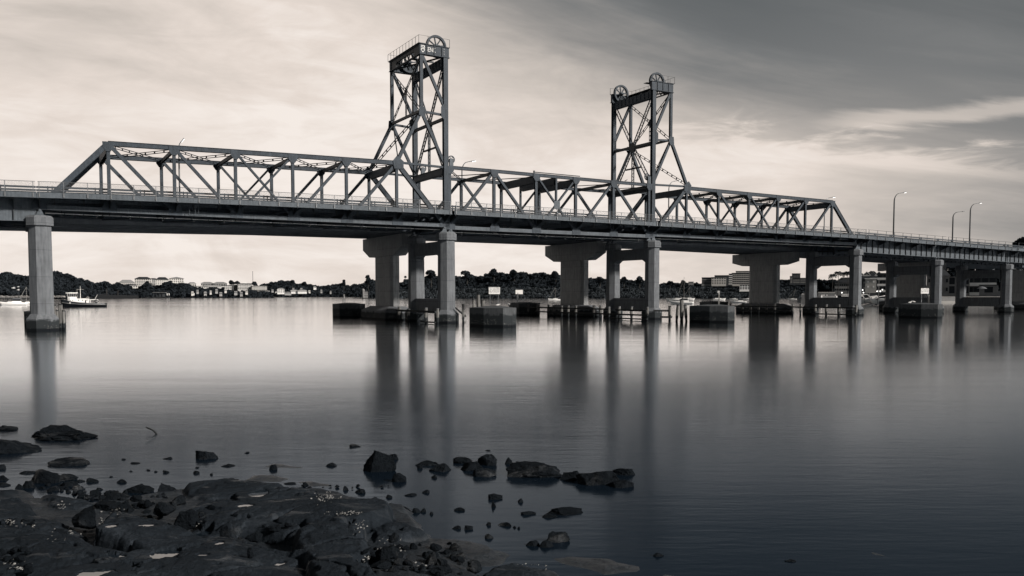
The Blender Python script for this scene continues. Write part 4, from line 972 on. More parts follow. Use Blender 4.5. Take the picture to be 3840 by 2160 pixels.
struct('boathouse_spit', MB().prism([(Dp(x, 1110, y).x, y) for x, y in ((1325, 885), (1360, 868), (1400, 865), (1440, 880), (1440, 925), (1360, 925))], -.5, .55), LAND)
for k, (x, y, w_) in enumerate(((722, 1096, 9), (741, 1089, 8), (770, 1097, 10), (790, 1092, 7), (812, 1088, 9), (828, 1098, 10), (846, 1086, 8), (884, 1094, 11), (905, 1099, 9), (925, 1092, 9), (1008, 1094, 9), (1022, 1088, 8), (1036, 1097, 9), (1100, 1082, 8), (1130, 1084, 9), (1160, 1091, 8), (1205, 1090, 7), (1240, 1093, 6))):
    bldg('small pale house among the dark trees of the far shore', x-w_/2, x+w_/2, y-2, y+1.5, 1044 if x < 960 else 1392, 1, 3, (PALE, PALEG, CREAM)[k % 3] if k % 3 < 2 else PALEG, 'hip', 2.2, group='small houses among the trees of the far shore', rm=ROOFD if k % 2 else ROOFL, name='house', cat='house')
# hospital and office buildings over the hill on the right
G3 = 'modern buildings above the wooded hill on the right'
bldg('modern white building with scattered dark square windows above the hill', 2669, 2722, 1040, 1066, 940, 3, 6, CREAM, 'flat', 2, win=(.55, .5), group=G3, rot=.06)
bldg('glazed wing with an overhanging roof, left of the white building with square windows', 2632, 2669, 1041, 1066, 945, 3, 5, GREYW, 'flat', 4, win=(.94, .6), group=G3, rm=DARKW)
bldg('dark windowless box behind the white building with square windows', 2680, 2733, 1033, 1066, 990, 2, 2, DARKW, 'flat', 3, win=(.06, .1), group=G3, rm=DARKW)
bldg('narrow dark tower with white floor slabs beside the long banded building', 2733, 2746, 1027, 1066, 960, 5, 1, DARKW, 'flat', 2, bal=1, group=G3)
bldg('long banded building with white spandrels touching the right hammerhead pier', 2746, 2830, 1024, 1066, 965, 6, 10, CREAM, 'flat', 2, win=(.93, .58), group=G3, rot=.05, depthf=.3)
bldg('upper storey plant block on top of the long banded building', 2760, 2812, 1017, 1030, 985, 1, 6, CREAM, 'flat', 2, win=(.3, .3), group=G3)
bldg('small low pale hut on the skyline left of the glazed wing', 2582, 2601, 1057, 1068, 1050, 1, 3, GREYW, 'flat', 1, win=(.2, .2), group=G3)
bldg('pale town house low in the trees left of the right hammerhead pier', 2774, 2812, 1068, 1086, 905, 3, 4, WHITE, 'flat', 1, win=(.7, .6), group=G3)
bldg('dark brick tower block between hammerhead pier and column', 2970, 3000, 1026, 1062, 985, 7, 3, BRICK, 'flat', 2, win=(.2, .3), group=G3)
bldg('lower stair wing left of the dark brick tower block', 2962, 2973, 1036, 1062, 975, 5, 1, DARKW, 'flat', 1, win=(.6, .3), wm=CREAM, group=G3)
bldg('long low dark wing right of the brick tower block with pale bands', 2975, 3052, 1043, 1062, 980, 3, 3, DARKW, 'flat', 2, win=(.9, .25), wm=CREAM, group=G3)
# houses on the right bank
def house_ext(t, *boxes):
    for nm, mt, b in boxes: MB().box(*b).build(nm, mt, t)
k1 = 430/FPX
t = bldg('old weatherboard house with dark hip roof and a row of windows, behind the palms', 3133, 3225, 1060, 1093, 430, 2, 12, GREYW, 'hip', 20, win=(.62, .42), name='house', cat='house', rm=ROOFD)
t = bldg('dark roofed house with two white gabled dormers right of the truss end pier', 3222, 3302, 1046, 1090, 445, 2, 6, DARKW, 'hip', 22, win=(.5, .3), wm=GREYW, name='house', cat='house', rm=ROOFD)
for xx in (-1.7, 4.2):
    m = MB().plate([(xx-1.7, -.9, 10.1), (xx+1.7, -.9, 10.1), (xx, -.9, 11.9)], (0, 1, 0), .15); g = m.build('dormer_gable', DARKW, t)
    MB().beam((xx-2.0, -1.05, 9.9), (xx, -1.05, 12.0), .12, .25).beam((xx+2.0, -1.05, 9.9), (xx, -1.05, 12.0), .12, .25).box(xx-1.6, xx+1.6, -1.05, -.95, 9.7, 10.05).build('barge_board', WHITE, g)
    MB().box(xx-.45, xx+.45, -1.02, -.98, 10.15, 10.8).build('dormer_window', CREAM, g)
t = bldg('small cream board house with white sash windows and a pale parapet', 3246, 3284, 1046, 1083, 400, 2, 2, CREAM, 'flat', 1, win=(.28, .34), wm=WHITE, name='house', cat='house', rm=WHITE)
t = bldg('modern balcony house with glass railings right of the cream board house', 3292, 3368, 1026, 1095, 415, 3, 4, DARKW, 'flat', 2, win=(.7, .5), bal=1, name='house', cat='house')
MB().box(-8.3, 1.5, -2.8, -2.5, 8.6, 8.85).box(-8.3, -8.15, -2.7, -2.55, 0, 8.6).box(-4.2, -4.05, -2.7, -2.55, 0, 8.6).box(1.2, 1.35, -2.7, -2.55, 0, 8.6).build('pergola', WHITE, t)
bldg('big hip roofed house with pale walls seen beside the right speed sign pier', 3478, 3556, 1034, 1100, 470, 2, 4, GREYW, 'hip', 24, win=(.35, .4), name='house', cat='house', rm=DARKW)
t = bldg('white two storey villa with dark glazing under the right approach', 3560, 3630, 1040, 1108, 430, 2, 3, GREYW, 'flat', 3, win=(.78, .78), name='house', cat='house', rm=GREYW)
t = bldg('long flat roofed villa behind the last pier columns, with white fascia lines', 3628, 3728, 1036, 1108, 440, 2, 4, DARKW, 'hip', 12, win=(.8, .6), name='house', cat='house', rm=ROOFD, bal=1)
t = bldg('grey pool house with a dark doorway between the last pier columns', 3676, 3738, 1070, 1106, 415, 1, 1, GREYW, 'flat', 1, win=(.45, .6), name='house', cat='house')
# sea wall, brick walls, boat shed
a, b = Dp(3500, 1120, 398), Dp(3900, 1120, 398)
t = thing('sea_wall', 'stained pale sea wall with a low step under the right approach', 'wall', ((a.x+b.x)/2, 397, 0)); w = b.x-a.x
MB().box(-w/2, w/2, 0, .8, -.5, 3.0).build('wall', GREYW, t); MB().box(-w/2, w/2, -.1, .9, 3.002, 3.15).build('coping', CREAM, t); MB().box(-w/2+2, -w/2+11, -1.2, -.05, -.5, 1.1).build('step', CREAM, t)
a, b = Dp(3068, 1120, 402), Dp(3131, 1120, 402); w = b.x-a.x
t = thing('garden_wall', 'rough brick garden wall behind the paler terrace wall between the columns', 'wall', ((a.x+b.x)/2, 402, 0))
MB().box(-w/2, w/2, 0, .5, 0, 5.0).build('wall', BRICK, t); MB().box(-w/2, w/2, -.1, .6, 5.002, 5.3).build('coping', SLAT, t)
a, b = Dp(3080, 1120, 396), Dp(3143, 1120, 396); w = b.x-a.x
t = thing('terrace_wall', 'pale grey terrace wall with two posts and white urns, between the truss end columns', 'wall', ((a.x+b.x)/2, 396, 0))
MB().box(-w/2+.4, w/2-.4, 0, .4, .6, 3.5).build('wall', GREYW, t); MB().box(-w/2-.2, w/2-.2, -.15, .55, .3, .6).build('plinth', WHITE, t)
for x in (-w/2+.15, w/2-.75): MB().box(x-.25, x+.25, -.1, .5, .602, 3.6).build('post', WHITE, t)
for x in (-w/2+.3, -w/2+1.2, -w/2+2.6, w/2-1.3): MB().lathe([(.12, 3.52), (.28, 3.9), (.22, 4.0)], 10, 'z', (x, .2, 0)).build('urn', WHITE, t)
single('garden_hedge', MB().box(-4, 5, 0, 1.5, 0, 2.6), F3, 'clipped dark hedge right of the terrace wall', 'hedge', (Dp(3168, 1120, 397).x, 397, 0))
t = bldg('small cream boat shed with a gabled front, left of the truss end pier', 3004, 3016, 1104, 1122, 405, 1, 1, GREYW, 'gable', 4, win=(.6, .4), name='boat_shed', cat='shed', wm=GREYW, rm=WHITE)
bldg('pale ribbed boat shed wing between the gabled shed and the column', 3016, 3076, 1100, 1126, 408, 1, 6, GREYW, 'flat', 1, win=(.1, .5), wm=GREYW, name='boat_shed', cat='shed', rm=GREYW)
single('beach_umbrella', MB().lathe([(.05, 0), (.05, 2.2)], 8).lathe([(2.2, 2.2), (1.3, 2.9), (.1, 3.3)], 14), CANVAS, 'dark domed umbrella in front of the grey pool house', 'umbrella', tuple(Dp(3682, 1100, 402)), smooth=False)
# lights in the gardens
for k, (x, y) in enumerate(((3157, 1099), (3235, 1089), (3238, 1099), (3289, 1094), (3301, 1094), (3309, 1088))):
    p = Dp(x, y, 385); t = thing('garden_light', ['round garden light by the railing between the truss end columns', 'upper garden light just right of the truss end column', 'lower garden light just right of the truss end column', 'left one of the low pair of garden lights above the slipway', 'right one of the low pair of garden lights above the slipway', 'highest garden light above the slipway boats'][k], 'garden light', (p.x, 385, p.z-1.5), 0, 'lit garden lights on the right bank')
    MB().tube([(0, 0, 0), (0, 0, 1.4)], .04, 6).build('post', STEELD, t); MB().lathe([(.05, 1.4), (.22, 1.5), (.28, 1.7), (.2, 1.9), (.03, 2.)], 10).build('globe', LIT, t)
# white railing on the bank
for lab, x0, x1 in (('white railing between the truss end columns', 3156, 3184), ('white railing just right of the truss end column', 3224, 3242)):
    a, b = Dp(x0, 1112, 390), Dp(x1, 1112, 390); w = b.x-a.x; m = MB()
    for z in (.05, .55, 1.05): m.box(0, w, -.04, .04, z, z+.09)
    for k in range(7): m.box(w*k/6-.04, w*k/6+.04, -.05, .05, 0, 1.13)
    single('garden_railing', m, WHITE, lab, 'railing', tuple(a))
# palms
def palm(label, px, ytop, ybase, d, r=2.2, seed=0):
    rr = random.Random(seed); g = Dp(px, ybase, d); H = Dp(px, ytop, d).z-g.z
    t = thing('palm_tree', label, 'palm tree', (g.x, d, g.z), 0, 'palms in the garden on the right bank')
    MB().tube([(0, 0, -3), (.1, 0, H*.5), (0, 0, H*.86)], .17, 8, .11).build('trunk', BARK, t)
    c = MB()
    for k in range(17):
        a = 2*math.pi*k/17+rr.uniform(-.2, .2); up = rr.uniform(.2, 1.1); L = r*rr.uniform(.85, 1.1); n = 7
        pts = []
        for j in range(n+1):
            u = j/n; x = L*u*math.cos(.5*up)*1.0; z = H*.86+L*(.75*up*u-1.05*u*u)+.1; pts.append(Vector((x*math.cos(a), x*math.sin(a), z)))
        sd_ = Vector((-math.sin(a), math.cos(a), 0))
        for j in range(n):
            w = .52*r/2.2*math.sin(math.pi*(j+1.2)/(n+1.6)); dr = Vector((0, 0, -w*.55))
            for g_ in (-1, 1):
                c.add([pts[j], pts[j+1], pts[j+1]+sd_*g_*w+dr, pts[j]*.3+pts[j+1]*.7+sd_*g_*w*1.02+dr*1.1], [(0, 1, 2, 3)])
    c.build('crown', F3, t); return t
palm('lowest palm, leftmost of the palms between the truss end columns', 3121, 1020, 1096, 420, 2.5, 1)
palm('tallest palm of the group between the truss end columns', 3142, 1009, 1096, 424, 2.7, 2)
palm('third palm from the left between the truss end columns', 3160, 1012, 1096, 432, 2.4, 3)
palm('palm half hidden by the truss end column on its left side', 3178, 1008, 1096, 428, 2.8, 4)
palm('palm showing just right of the truss end column', 3226, 1016, 1090, 470, 2.0, 5)
palm('windblown palm top behind the dormer house roof, left of its neighbour', 3254, 1016, 1070, 480, 2.2, 6)
palm('windblown palm behind the right dormer of the dark roofed house', 3270, 1010, 1070, 475, 2.6, 7)
# slipway
t = thing('slipway', 'timber slipway rails carrying two motor boats right of the truss end column', 'slipway', tuple(Wz(3230, 1149, 0)))
a = Wz(3225, 1150, 0); b = Dp(3365, 1121, 345); dv = Vector((b.x-a.x, b.y-a.y, b.z+1.0))
for q in (-1.6, -.5, .5, 1.6): MB().beam((0, q*1.4, -.3), (dv.x, dv.y+q*1.4, dv.z), .3, .35).build('rail', WOODD, t)
for k in range(9): u = .1+k*.1; MB().beam((dv.x*u, dv.y*u-3, dv.z*u-.55), (dv.x*u, dv.y*u+3, dv.z*u-.55), .3, .3).build('sleeper', WOODD, t)
# jetty and fish sculptures at the left
a, b = Dp(-20, 1113, 640), Dp(118, 1113, 640); w = b.x-a.x
t = thing('jetty', 'low jetty with railings on dark piles at the left edge', 'jetty', (a.x, 640, 0))
MB().box(0, w, 0, 2.5, 1.3, 1.7).build('deck', GREYW, t)
m = MB().box(0, w, 0, .08, 2.7, 2.8)
for k in range(14): m.box(w*k/13-.05, w*k/13+.05, 0, .1, 1.702, 2.7)
m.build('railing', GREYW, t)
for k in range(10): MB().box(w*k/9-.25, w*k/9+.25, .5, 1., -1, 1.3).build('pile', WOODD, t)
for lab, x, y, L in (('white fish sculpture on a pole, leftmost and largest of three', 51, 1080, 15), ('white fish sculpture, the upper right one of three', 69, 1075.5, 10), ('white fish sculpture, the lower right one of three', 69, 1087, 12)):
    p = Dp(x, y, 700); q = L*700/FPX; t = thing('fish_sculpture', lab, 'sculpture', (p.x, 700, 1.5))
    zc = p.z-1.5; MB().plate([(-q*.5, 0, zc+q*.14), (-q*.36, 0, zc+.02*q), (-q*.1, 0, zc+q*.17), (q*.2, 0, zc+q*.18), (q*.5, 0, zc), (q*.25, 0, zc-q*.13), (-q*.1, 0, zc-q*.13), (-q*.36, 0, zc-.04*q), (-q*.5, 0, zc-q*.16), (-q*.43, 0, zc)], (0, 1, 0), .25).build('body', WHITE, t)
    MB().plate([(-q*.05, 0, zc+q*.17), (q*.1, 0, zc+q*.30), (q*.18, 0, zc+q*.18)], (0, 1, 0), .12).build('fin', WHITE, t); MB().tube([(0, 0, 0), (0, 0, zc-q*.13)], .07, 6).build('pole', STEELD, t)
# ferry wharf on the far shore
a, b = Dp(545, 1100, 1000), Dp(632, 1100, 1000); w = b.x-a.x
t = thing('ferry_wharf', 'ferry wharf shelter with a thin flat roof on the far left shore', 'wharf', (a.x, 1000, 0))
MB().box(0, w, 0, 6, .3, 1.3).build('pontoon', WOODD, t); MB().box(w*.3, w*.86, 0, 5, 6.2, 6.7).build('roof', GREYW, t)
for k in (.34, .45, .6, .72, .83): MB().box(w*k-.2, w*k+.2, 1, 1.4, 1.302, 6.198).build('post', DARKW, t)
MB().box(w*.5, w*.75, 2, 5, 1.303, 5.5).build('cabin', DARKW, t)
for lab, x in (('white topped mooring pile just right of the ferry wharf', 627), ('second white topped mooring pile right of the ferry wharf', 634), ('lone white topped channel pile in front of the far shore', 728)):
    t = thing('channel_pile', lab, 'pile', tuple(Wz(x, 1117, 0))); 
    MB().lathe([(.5, -1), (.5, 3.)], 8).build('shaft', BLACK, t); MB().lathe([(.5, 3.002), (.5, 5.2), (.2, 5.8)], 8).build('top', WHITE, t)
# ================= BOATS =================
def hull(mb, L, B, D, bow=.35, stern=.9, rake=.12, sheer=.35, n=14, z0=0.):
    # bow toward -x
    vs = []; k = 9
    for i in range(n+1):
        u = i/n; x = -L/2+L*u
        w = B/2*min(1, (math.sin(min(u/bow*math.pi/2/1.6, math.pi/2)))**.8) if u < .5 else B/2*(1-(1-stern)*((u-.5)/.5)**2)
        top = D*(1+sheer*(1-u)**2+.06*u*u)
        xx = x-rake*L*(1-u)**3
        for j in range(k):
            v = j/(k-1); a = -1+2*v
            # section: from port sheer down to keel and up
            s_ = abs(a); zz = z0-.35*D*(1-(1-u)**6)+(top+.35*D)*(s_**1.8) if s_ > 0 else z0-.35*D
            yy = math.copysign(w*(s_**.55), a) if a else 0
            xk = x if s_ < .2 else x+(xx-x)*s_
            vs.append((xk, yy, zz))
    fs = [(i*k+j, i*k+j+1, (i+1)*k+j+1, (i+1)*k+j) for i in range(n) for j in range(k-1)]
    fs += [(i*k, (i+1)*k, (i+1)*k+k-1, i*k+k-1) for i in range(n)]
    fs += [tuple(range(k)), tuple(n*k+j for j in range(k-1, -1, -1))]
    return mb.add(vs, fs)
def boat(label, px, py, Lpx, rz, cat='motor boat', name='motor_boat', group='boats moored on the river'):
    p = Wz(px, py, 0); L = Lpx*p.y/FPX; return thing(name, label, cat, tuple(p), math.atan2(p.x, p.y)*-1+rz, group), L
def cruiser(label, px, py, Lpx, rz=0, fly=False, canopy=True, hm=WHITE):
    t, L = boat(label, px, py, Lpx, rz); B = L*.32; D = L*.11
    hull(MB(), L, B, D).build('hull', hm, t, True)
    MB().prism([(-L*.34, -B*.1), (-L*.1, -B*.36), (L*.30, -B*.38), (L*.30, B*.38), (-L*.1, B*.36), (-L*.34, B*.1)], D*.9, D*1.75, [(-L*.2, -B*.08), (-L*.04, -B*.3), (L*.28, -B*.32), (L*.28, B*.32), (-L*.04, B*.3), (-L*.2, B*.08)]).build('cabin', hm, t)
    MB().prism([(-L*.16, -B*.28), (L*.24, -B*.33), (L*.24, B*.33), (-L*.16, B*.28)], D*1.752, D*2.5, [(-L*.05, -B*.24), (L*.22, -B*.28), (L*.22, B*.28), (-L*.05, B*.24)]).build('windscreen', GLASS, t)
    if canopy: MB().prism([(-L*.06, -B*.27), (L*.32, -B*.3), (L*.32, B*.3), (-L*.06, B*.27)], D*2.502, D*2.75, [(-L*.02, -B*.2), (L*.3, -B*.22), (L*.3, B*.22), (-L*.02, B*.2)]).build('canopy', CANVAS if not fly else WHITE, t)
    if fly: MB().prism([(0, -B*.2), (L*.22, -B*.22), (L*.22, B*.22), (0, B*.2)], D*2.752, D*3.3, [(L*.03, -B*.16), (L*.2, -B*.18), (L*.2, B*.18), (L*.03, B*.16)]).build('flybridge', WHITE, t)
    MB().tube([(-L*.47, 0, D*1.9), (-L*.3, -B*.28, D*1.75), (-L*.1, -B*.4, D*1.55)], L*.004+.01, 5).tube([(-L*.47, 0, D*1.9), (-L*.3, B*.28, D*1.75), (-L*.1, B*.4, D*1.55)], L*.004+.01, 5).build('bow_rail', GALV, t)
    return t
def yacht(label, px, py, Lpx, rz=0, mast_h=1.15, mx_=-.05, sail=True, lean=0):
    t, L = boat(label, px, py, Lpx, rz, 'sailing boat', 'sailing_boat'); B = L*.26; D = L*.09
    hull(MB(), L, B, D, stern=.6, rake=.1).build('hull', WHITE, t, True)
    MB().prism([(-L*.2, -B*.2), (L*.2, -B*.28), (L*.2, B*.28), (-L*.2, B*.2)], D*.95, D*1.6, [(-L*.15, -B*.16), (L*.18, -B*.22), (L*.18, B*.22), (-L*.15, B*.16)]).build('coachroof', WHITE, t)
    mh = L*mast_h; r_ = max(.05, L*.007)
    MB().tube([(L*mx_, 0, D), (L*mx_+lean, 0, mh)], r_, 6, r_*.6).build('mast', CREAM, t)
    MB().tube([(L*mx_, 0, D*2.3), (L*(mx_+.38), 0, D*2.4)], r_*1.8, 6).build('boom', CANVAS, t)
    w = max(.02, r_*.3)
    MB().tube([(-L*.55, 0, D*1.3), (L*mx_+lean, 0, mh*.97)], w*2.2, 5).build('forestay', CREAM, t); MB().tube([(L*.5, 0, D*1.1), (L*mx_+lean, 0, mh*.98)], w, 5).build('backstay', GALV, t)
    return t
cruiser('moored white motor cruiser with a grey canopy, left of the leftmost column', 53, 1145, 84, .05)
t = yacht('white sailing boat half hidden behind the leftmost column', 108, 1141, 66, .1, 1.0, -.1)
# tug
t, L = boat('black hulled tug with white deckhouse and tall wheelhouse, right of the leftmost column', 317, 1151, 150, .1, 'tugboat', 'tugboat')
B = L*.30; D = L*.085
h_ = MB(); hull(h_, L, B, D, bow=.3, stern=.7, rake=.03, sheer=.95); h_.build('hull', BLACK, t, True)
m = MB()
for g_ in (-1, 1):
    m.tube([(-L*.50, g_*B*.06, D*1.35), (-L*.40, g_*B*.34, D*1.12), (-L*.15, g_*B*.50, D*.85), (L*.15, g_*B*.51, D*.68), (L*.48, g_*B*.40, D*.62)], L*.006, 6)
m.build('rubbing_strake', GREYW, t)
dz = D*.95
hs = MB().prism([(-L*.37, -B*.20), (-L*.33, -B*.30), (L*.10, -B*.30), (L*.10, B*.30), (-L*.33, B*.30), (-L*.37, B*.20)], dz, L*.215).build('deckhouse', WHITE, t)
MB().box(L*.10, L*.30, -B*.31, B*.31, L*.175, L*.19).build('awning_roof', WHITE, t)
MB().plate([(-L*.16, 0, L*.216), (L*.10, 0, L*.190), (-L*.16, 0, L*.190)], (0, 1, 0), B*.6).build('sloping_roof', WHITE, t)
for x in (.13, .30):
    for g_ in (-1, 1): MB().box(L*x-.09, L*x+.09, g_*B*.29-.07, g_*B*.29+.07, D*.6, L*.175).build('awning_post', WHITE, t)
for x in (-.32, -.27, -.14, -.05, .05): MB().lathe([(L*.011, -.02), (L*.011, .02)], 12, 'y', (L*x, -B*.30-.015, L*.165)).build('porthole', BLACK, hs)
MB().box(L*.005, L*.03, -B*.30-.05, -B*.30-.01, D*1.0, L*.17).build('ladder', BLACK, hs)
wh = MB().prism([(-L*.37, -B*.17), (-L*.33, -B*.24), (-L*.17, -B*.24), (-L*.17, B*.24), (-L*.33, B*.24), (-L*.37, B*.17)], L*.217, L*.255).build('wheelhouse_base', WHITE, t)
MB().prism([(-L*.37, -B*.17), (-L*.33, -B*.24), (-L*.17, -B*.24), (-L*.17, B*.24), (-L*.33, B*.24), (-L*.37, B*.17)], L*.2552, L*.335, [(-L*.385, -B*.17), (-L*.34, -B*.24), (-L*.17, -B*.24), (-L*.17, B*.24), (-L*.34, B*.24), (-L*.385, B*.17)]).build('wheelhouse_glazing', GLASS, t)
m = MB()
for x in (-.375, -.335, -.295, -.25, -.21, -.172): m.beam((L*(x+.01), -B*.245, L*.255), (L*(x-.003), -B*.245, L*.336), .12, .05)
m.build('window_posts', WHITE, t)
MB().prism([(-L*.41, -B*.2), (-L*.35, -B*.3), (-L*.15, -B*.28), (-L*.15, B*.28), (-L*.35, B*.3), (-L*.41, B*.2)], L*.3362, L*.36).build('wheelhouse_roof', WHITE, t)
MB().lathe([(L*.022, L*.19), (L*.022, L*.345)], 12, 'z', (-L*.135, 0, 0)).build('funnel', BLACK, t)
MB().tube([(-L*.085, 0, L*.2), (-L*.085, 0, L*.52)], L*.008, 8, L*.004).build('mast', WHITE, t)
MB().tube([(-L*.17, 0, L*.435), (L*.0, 0, L*.435)], L*.0035, 6).tube([(-L*.155, 0, L*.43), (-L*.155, 0, L*.36)], L*.003, 6).build('crosstree', CREAM, t)
MB().tube([(L*.24, 0, L*.2), (L*.30, 0, L*.31)], L*.004, 6).build('boom', WHITE, t)
m = MB()
for x in (-.02, .06, .14, .22, .29): m.tube([(L*x, -B*.29, L*.19), (L*x, -B*.29, L*.24)], .03, 5)
m.tube([(-L*.02, -B*.29, L*.24), (L*.29, -B*.29, L*.24)], .03, 5).build('deck_rail', STEELD, t)
rr = MB(); rr.lathe([(.28, -.06), (.42, -.06), (.42, .06), (.28, .06), (.28, -.06)], 16, 'y', (L*.07, -B*.32, L*.225)); rr.build('lifebuoy', CREAM, t)
rr = MB(); rr.lathe([(.32, -.08), (.62, -.08), (.62, .08), (.32, .08), (.32, -.08)], 16, 'y', (L*.26, -B*.34, L*.14)); rr.build('tyre_fender', BLACK, t)
# boats in mid distance
yacht('slim white sailing boat with a raked pole, left of the central hammerhead pier', 2082, 1126, 46, .2, 1.05, .0)
cruiser('white motor boat with a tall flybridge between the right tower columns', 2333, 1118, 30, 0, True)
t = cruiser('white trawler style cruiser right of the right tower pier, largest boat there', 2538, 1130, 66, -.1, False, False)
yacht('white sailing boat with the tallest mast, behind the trawler cruiser', 2572, 1126, 58, .0, 1.55, -.12)
yacht('sailing boat with a thin grey mast right behind the tallest mast', 2585, 1122, 40, .0, 1.1, .0)
cruiser('low white motor boat moored in front of the trawler cruiser', 2560, 1141, 80, .0, False, False)
cruiser('white motor boat just left of the pale marker post', 2694, 1126, 44, math.pi, False, False)
cruiser('small white motor boat right of the pale marker post', 2752, 1124, 28, 0, False, True)
cruiser('motor boat with a dark canopy behind the timber fender, left of the right hammerhead pier', 2772, 1136, 52, .0, False, True)
cruiser('white boat hull touching the left side of the right hammerhead pier', 2806, 1124, 32, 0, False, False)
yacht('small white yacht with a leaning mast right of the right hammerhead pier', 2972, 1123, 30, .0, 1.3, .0, lean=2.4)
for k, (x, y, L_, f, lab) in enumerate(((868, 1113, 22, 0, 'white launch, leftmost in the far marina'), (900, 1112, 14, 0, 'small white launch second from left in the far marina'), (912, 1112, 12, 0, 'tiny white launch in the far marina left of the big cruiser'), (934, 1113, 28, 1, 'large white cruiser in the middle of the far marina'), (996, 1112, 26, 1, 'white cruiser beside the far marina mast'), (1062, 1112, 26, 0, 'left one of the pair of white cruisers at the right end of the marina'), (1074, 1112, 20, 1, 'right one of the pair of white cruisers at the right end of the marina'), (1315, 1109, 16, 0, 'tiny white launch against the dark far shore behind the white post'))):
    cruiser(lab, x, y, L_, 0, bool(f), True)
cruiser('black hulled small boat at the right end of the far marina', 1090, 1113, 22, 0, False, False, BLACK)
yacht('thin masted yacht in the far marina right of the white cruiser', 1018, 1112, 18, 0, 1.5); yacht('thin masted yacht in the far marina left of centre', 949, 1112, 14, 0, 1.4)
yacht('thin masted yacht far left behind the wharf', 546, 1115, 14, 0, 2.0)
# boats on the slipway
for lab, x, y, z, L_, rz_ in (('white motor boat with a radar arch drawn up on the slipway, bow to the left', 3268, 1128, 2.2, 9.5, .12), ('covered white motor boat on the slipway in front of the one with the radar arch', 3318, 1130, 2.6, 8.5, .1)):
    p = Dp(x, y, 318 if '2.2' in str(z) else 308); t = thing('motor_boat', lab, 'motor boat', (p.x, p.y, p.z-.2), math.atan2(p.x, p.y)*-1+rz_, 'boats drawn up on the slipway'); t.rotation_euler[1] = -.16
    hull(MB(), L_, 2.8, 1.35, stern=.95, rake=.1, sheer=.15).build('hull', WHITE, t, True)
    if z < 2.5:
        MB().prism([(-3, -.8), (2.5, -1.1), (2.5, 1.1), (-3, .8)], 1.3, 1.9, [(-2, -.5), (2.2, -.9), (2.2, .9), (-2, .5)]).build('cabin', WHITE, t)
        MB().beam((-2.4, -1.2, 1.4), (-2.9, -1.1, 2.9), .18, .3).beam((-2.9, -1.1, 2.95), (-1.2, -1.1, 2.9), .18, .25).beam((-1.2, -1.1, 2.9), (-.2, -1.2, 1.4), .18, .3).build('radar_arch', WHITE, t)
        MB().plate([(-2.5, -1.1, 1.5), (-2.8, -1.1, 2.8), (-1.2, -1.1, 2.8), (-.4, -1.1, 1.5)], (0, 1, 0), .04).build('windscreen', GLASS, t)
    else: MB().prism([(-3.2, -1.2), (2., -1.2), (2., 1.2), (-3.2, 1.2)], 1.3, 2.1, [(-1.5, -.3), (1.5, -.4), (1.5, .4), (-1.5, .3)]).build('cover', BLACK, t)
    for q in (-2.5, 0, 2.5): MB().box(q-.1, q+.1, -1.6, -1.45, -.8, 1.6).build('cradle_post', WOODD, t)
# birds
def gull(label, px, py, z, s=1., rz=0, dark=False):
    p = Wz(px, py, z) if z < 5 else Vector(bw_(*z_)); t = thing('seagull', label, 'bird', tuple(p), rz, 'birds resting on the structures')
    m = MB().lathe([(.01, -.26), (.05, -.2), (.085, -.05), (.09, .04), (.06, .12), (.045, .15), (.055, .19), (.04, .24), (.008, .30)], 10)
    m.v = [(z_c*s, y*s, (.16+x+.35*max(0, z_c))*s) for x, y, z_c in m.v]; m.build('body', BLACK if dark else BIRDW, t, True)
    MB().box(-.02*s, 0, -.03*s, -.015*s, 0, .09*s).box(-.02*s, 0, .015*s, .03*s, 0, .09*s).build('legs', STEELD, t)
gull('white and grey gull beside the right leg of the front speed sign', 1867, 1149, 2.6, 1.2, .3)
gull('white gull on the front corner of the far block right of the front sign', 1908, 1147, 2.46, 1.6, 2.)
gull('left one of two white gulls on the block near the right side', 3412, 1139.5, 2.5, 1.5, .2)
gull('right one of two white gulls on the block near the right side', 3425, 1136.5, 2.6, 1.5, 3.)
gull('white gull on the hull of the boats behind the three leaning piles', 2612, 1131, 2.4, 1.2, 1.)
b_ = bw_(SB+4.35*P2, 0, zt(SB+4.35*P2)+.32); t = thing('crow', 'small dark bird perched on the top chord of the lift span', 'bird', b_)
m = MB().lathe([(.01, -.26), (.06, -.1), (.09, .04), (.05, .15), (.05, .2), (.008, .30)], 10); m.v = [(z_c, y, .12+x+.6*max(-.1, z_c)) for x, y, z_c in m.v]; m.build('body', BLACK, t, True)
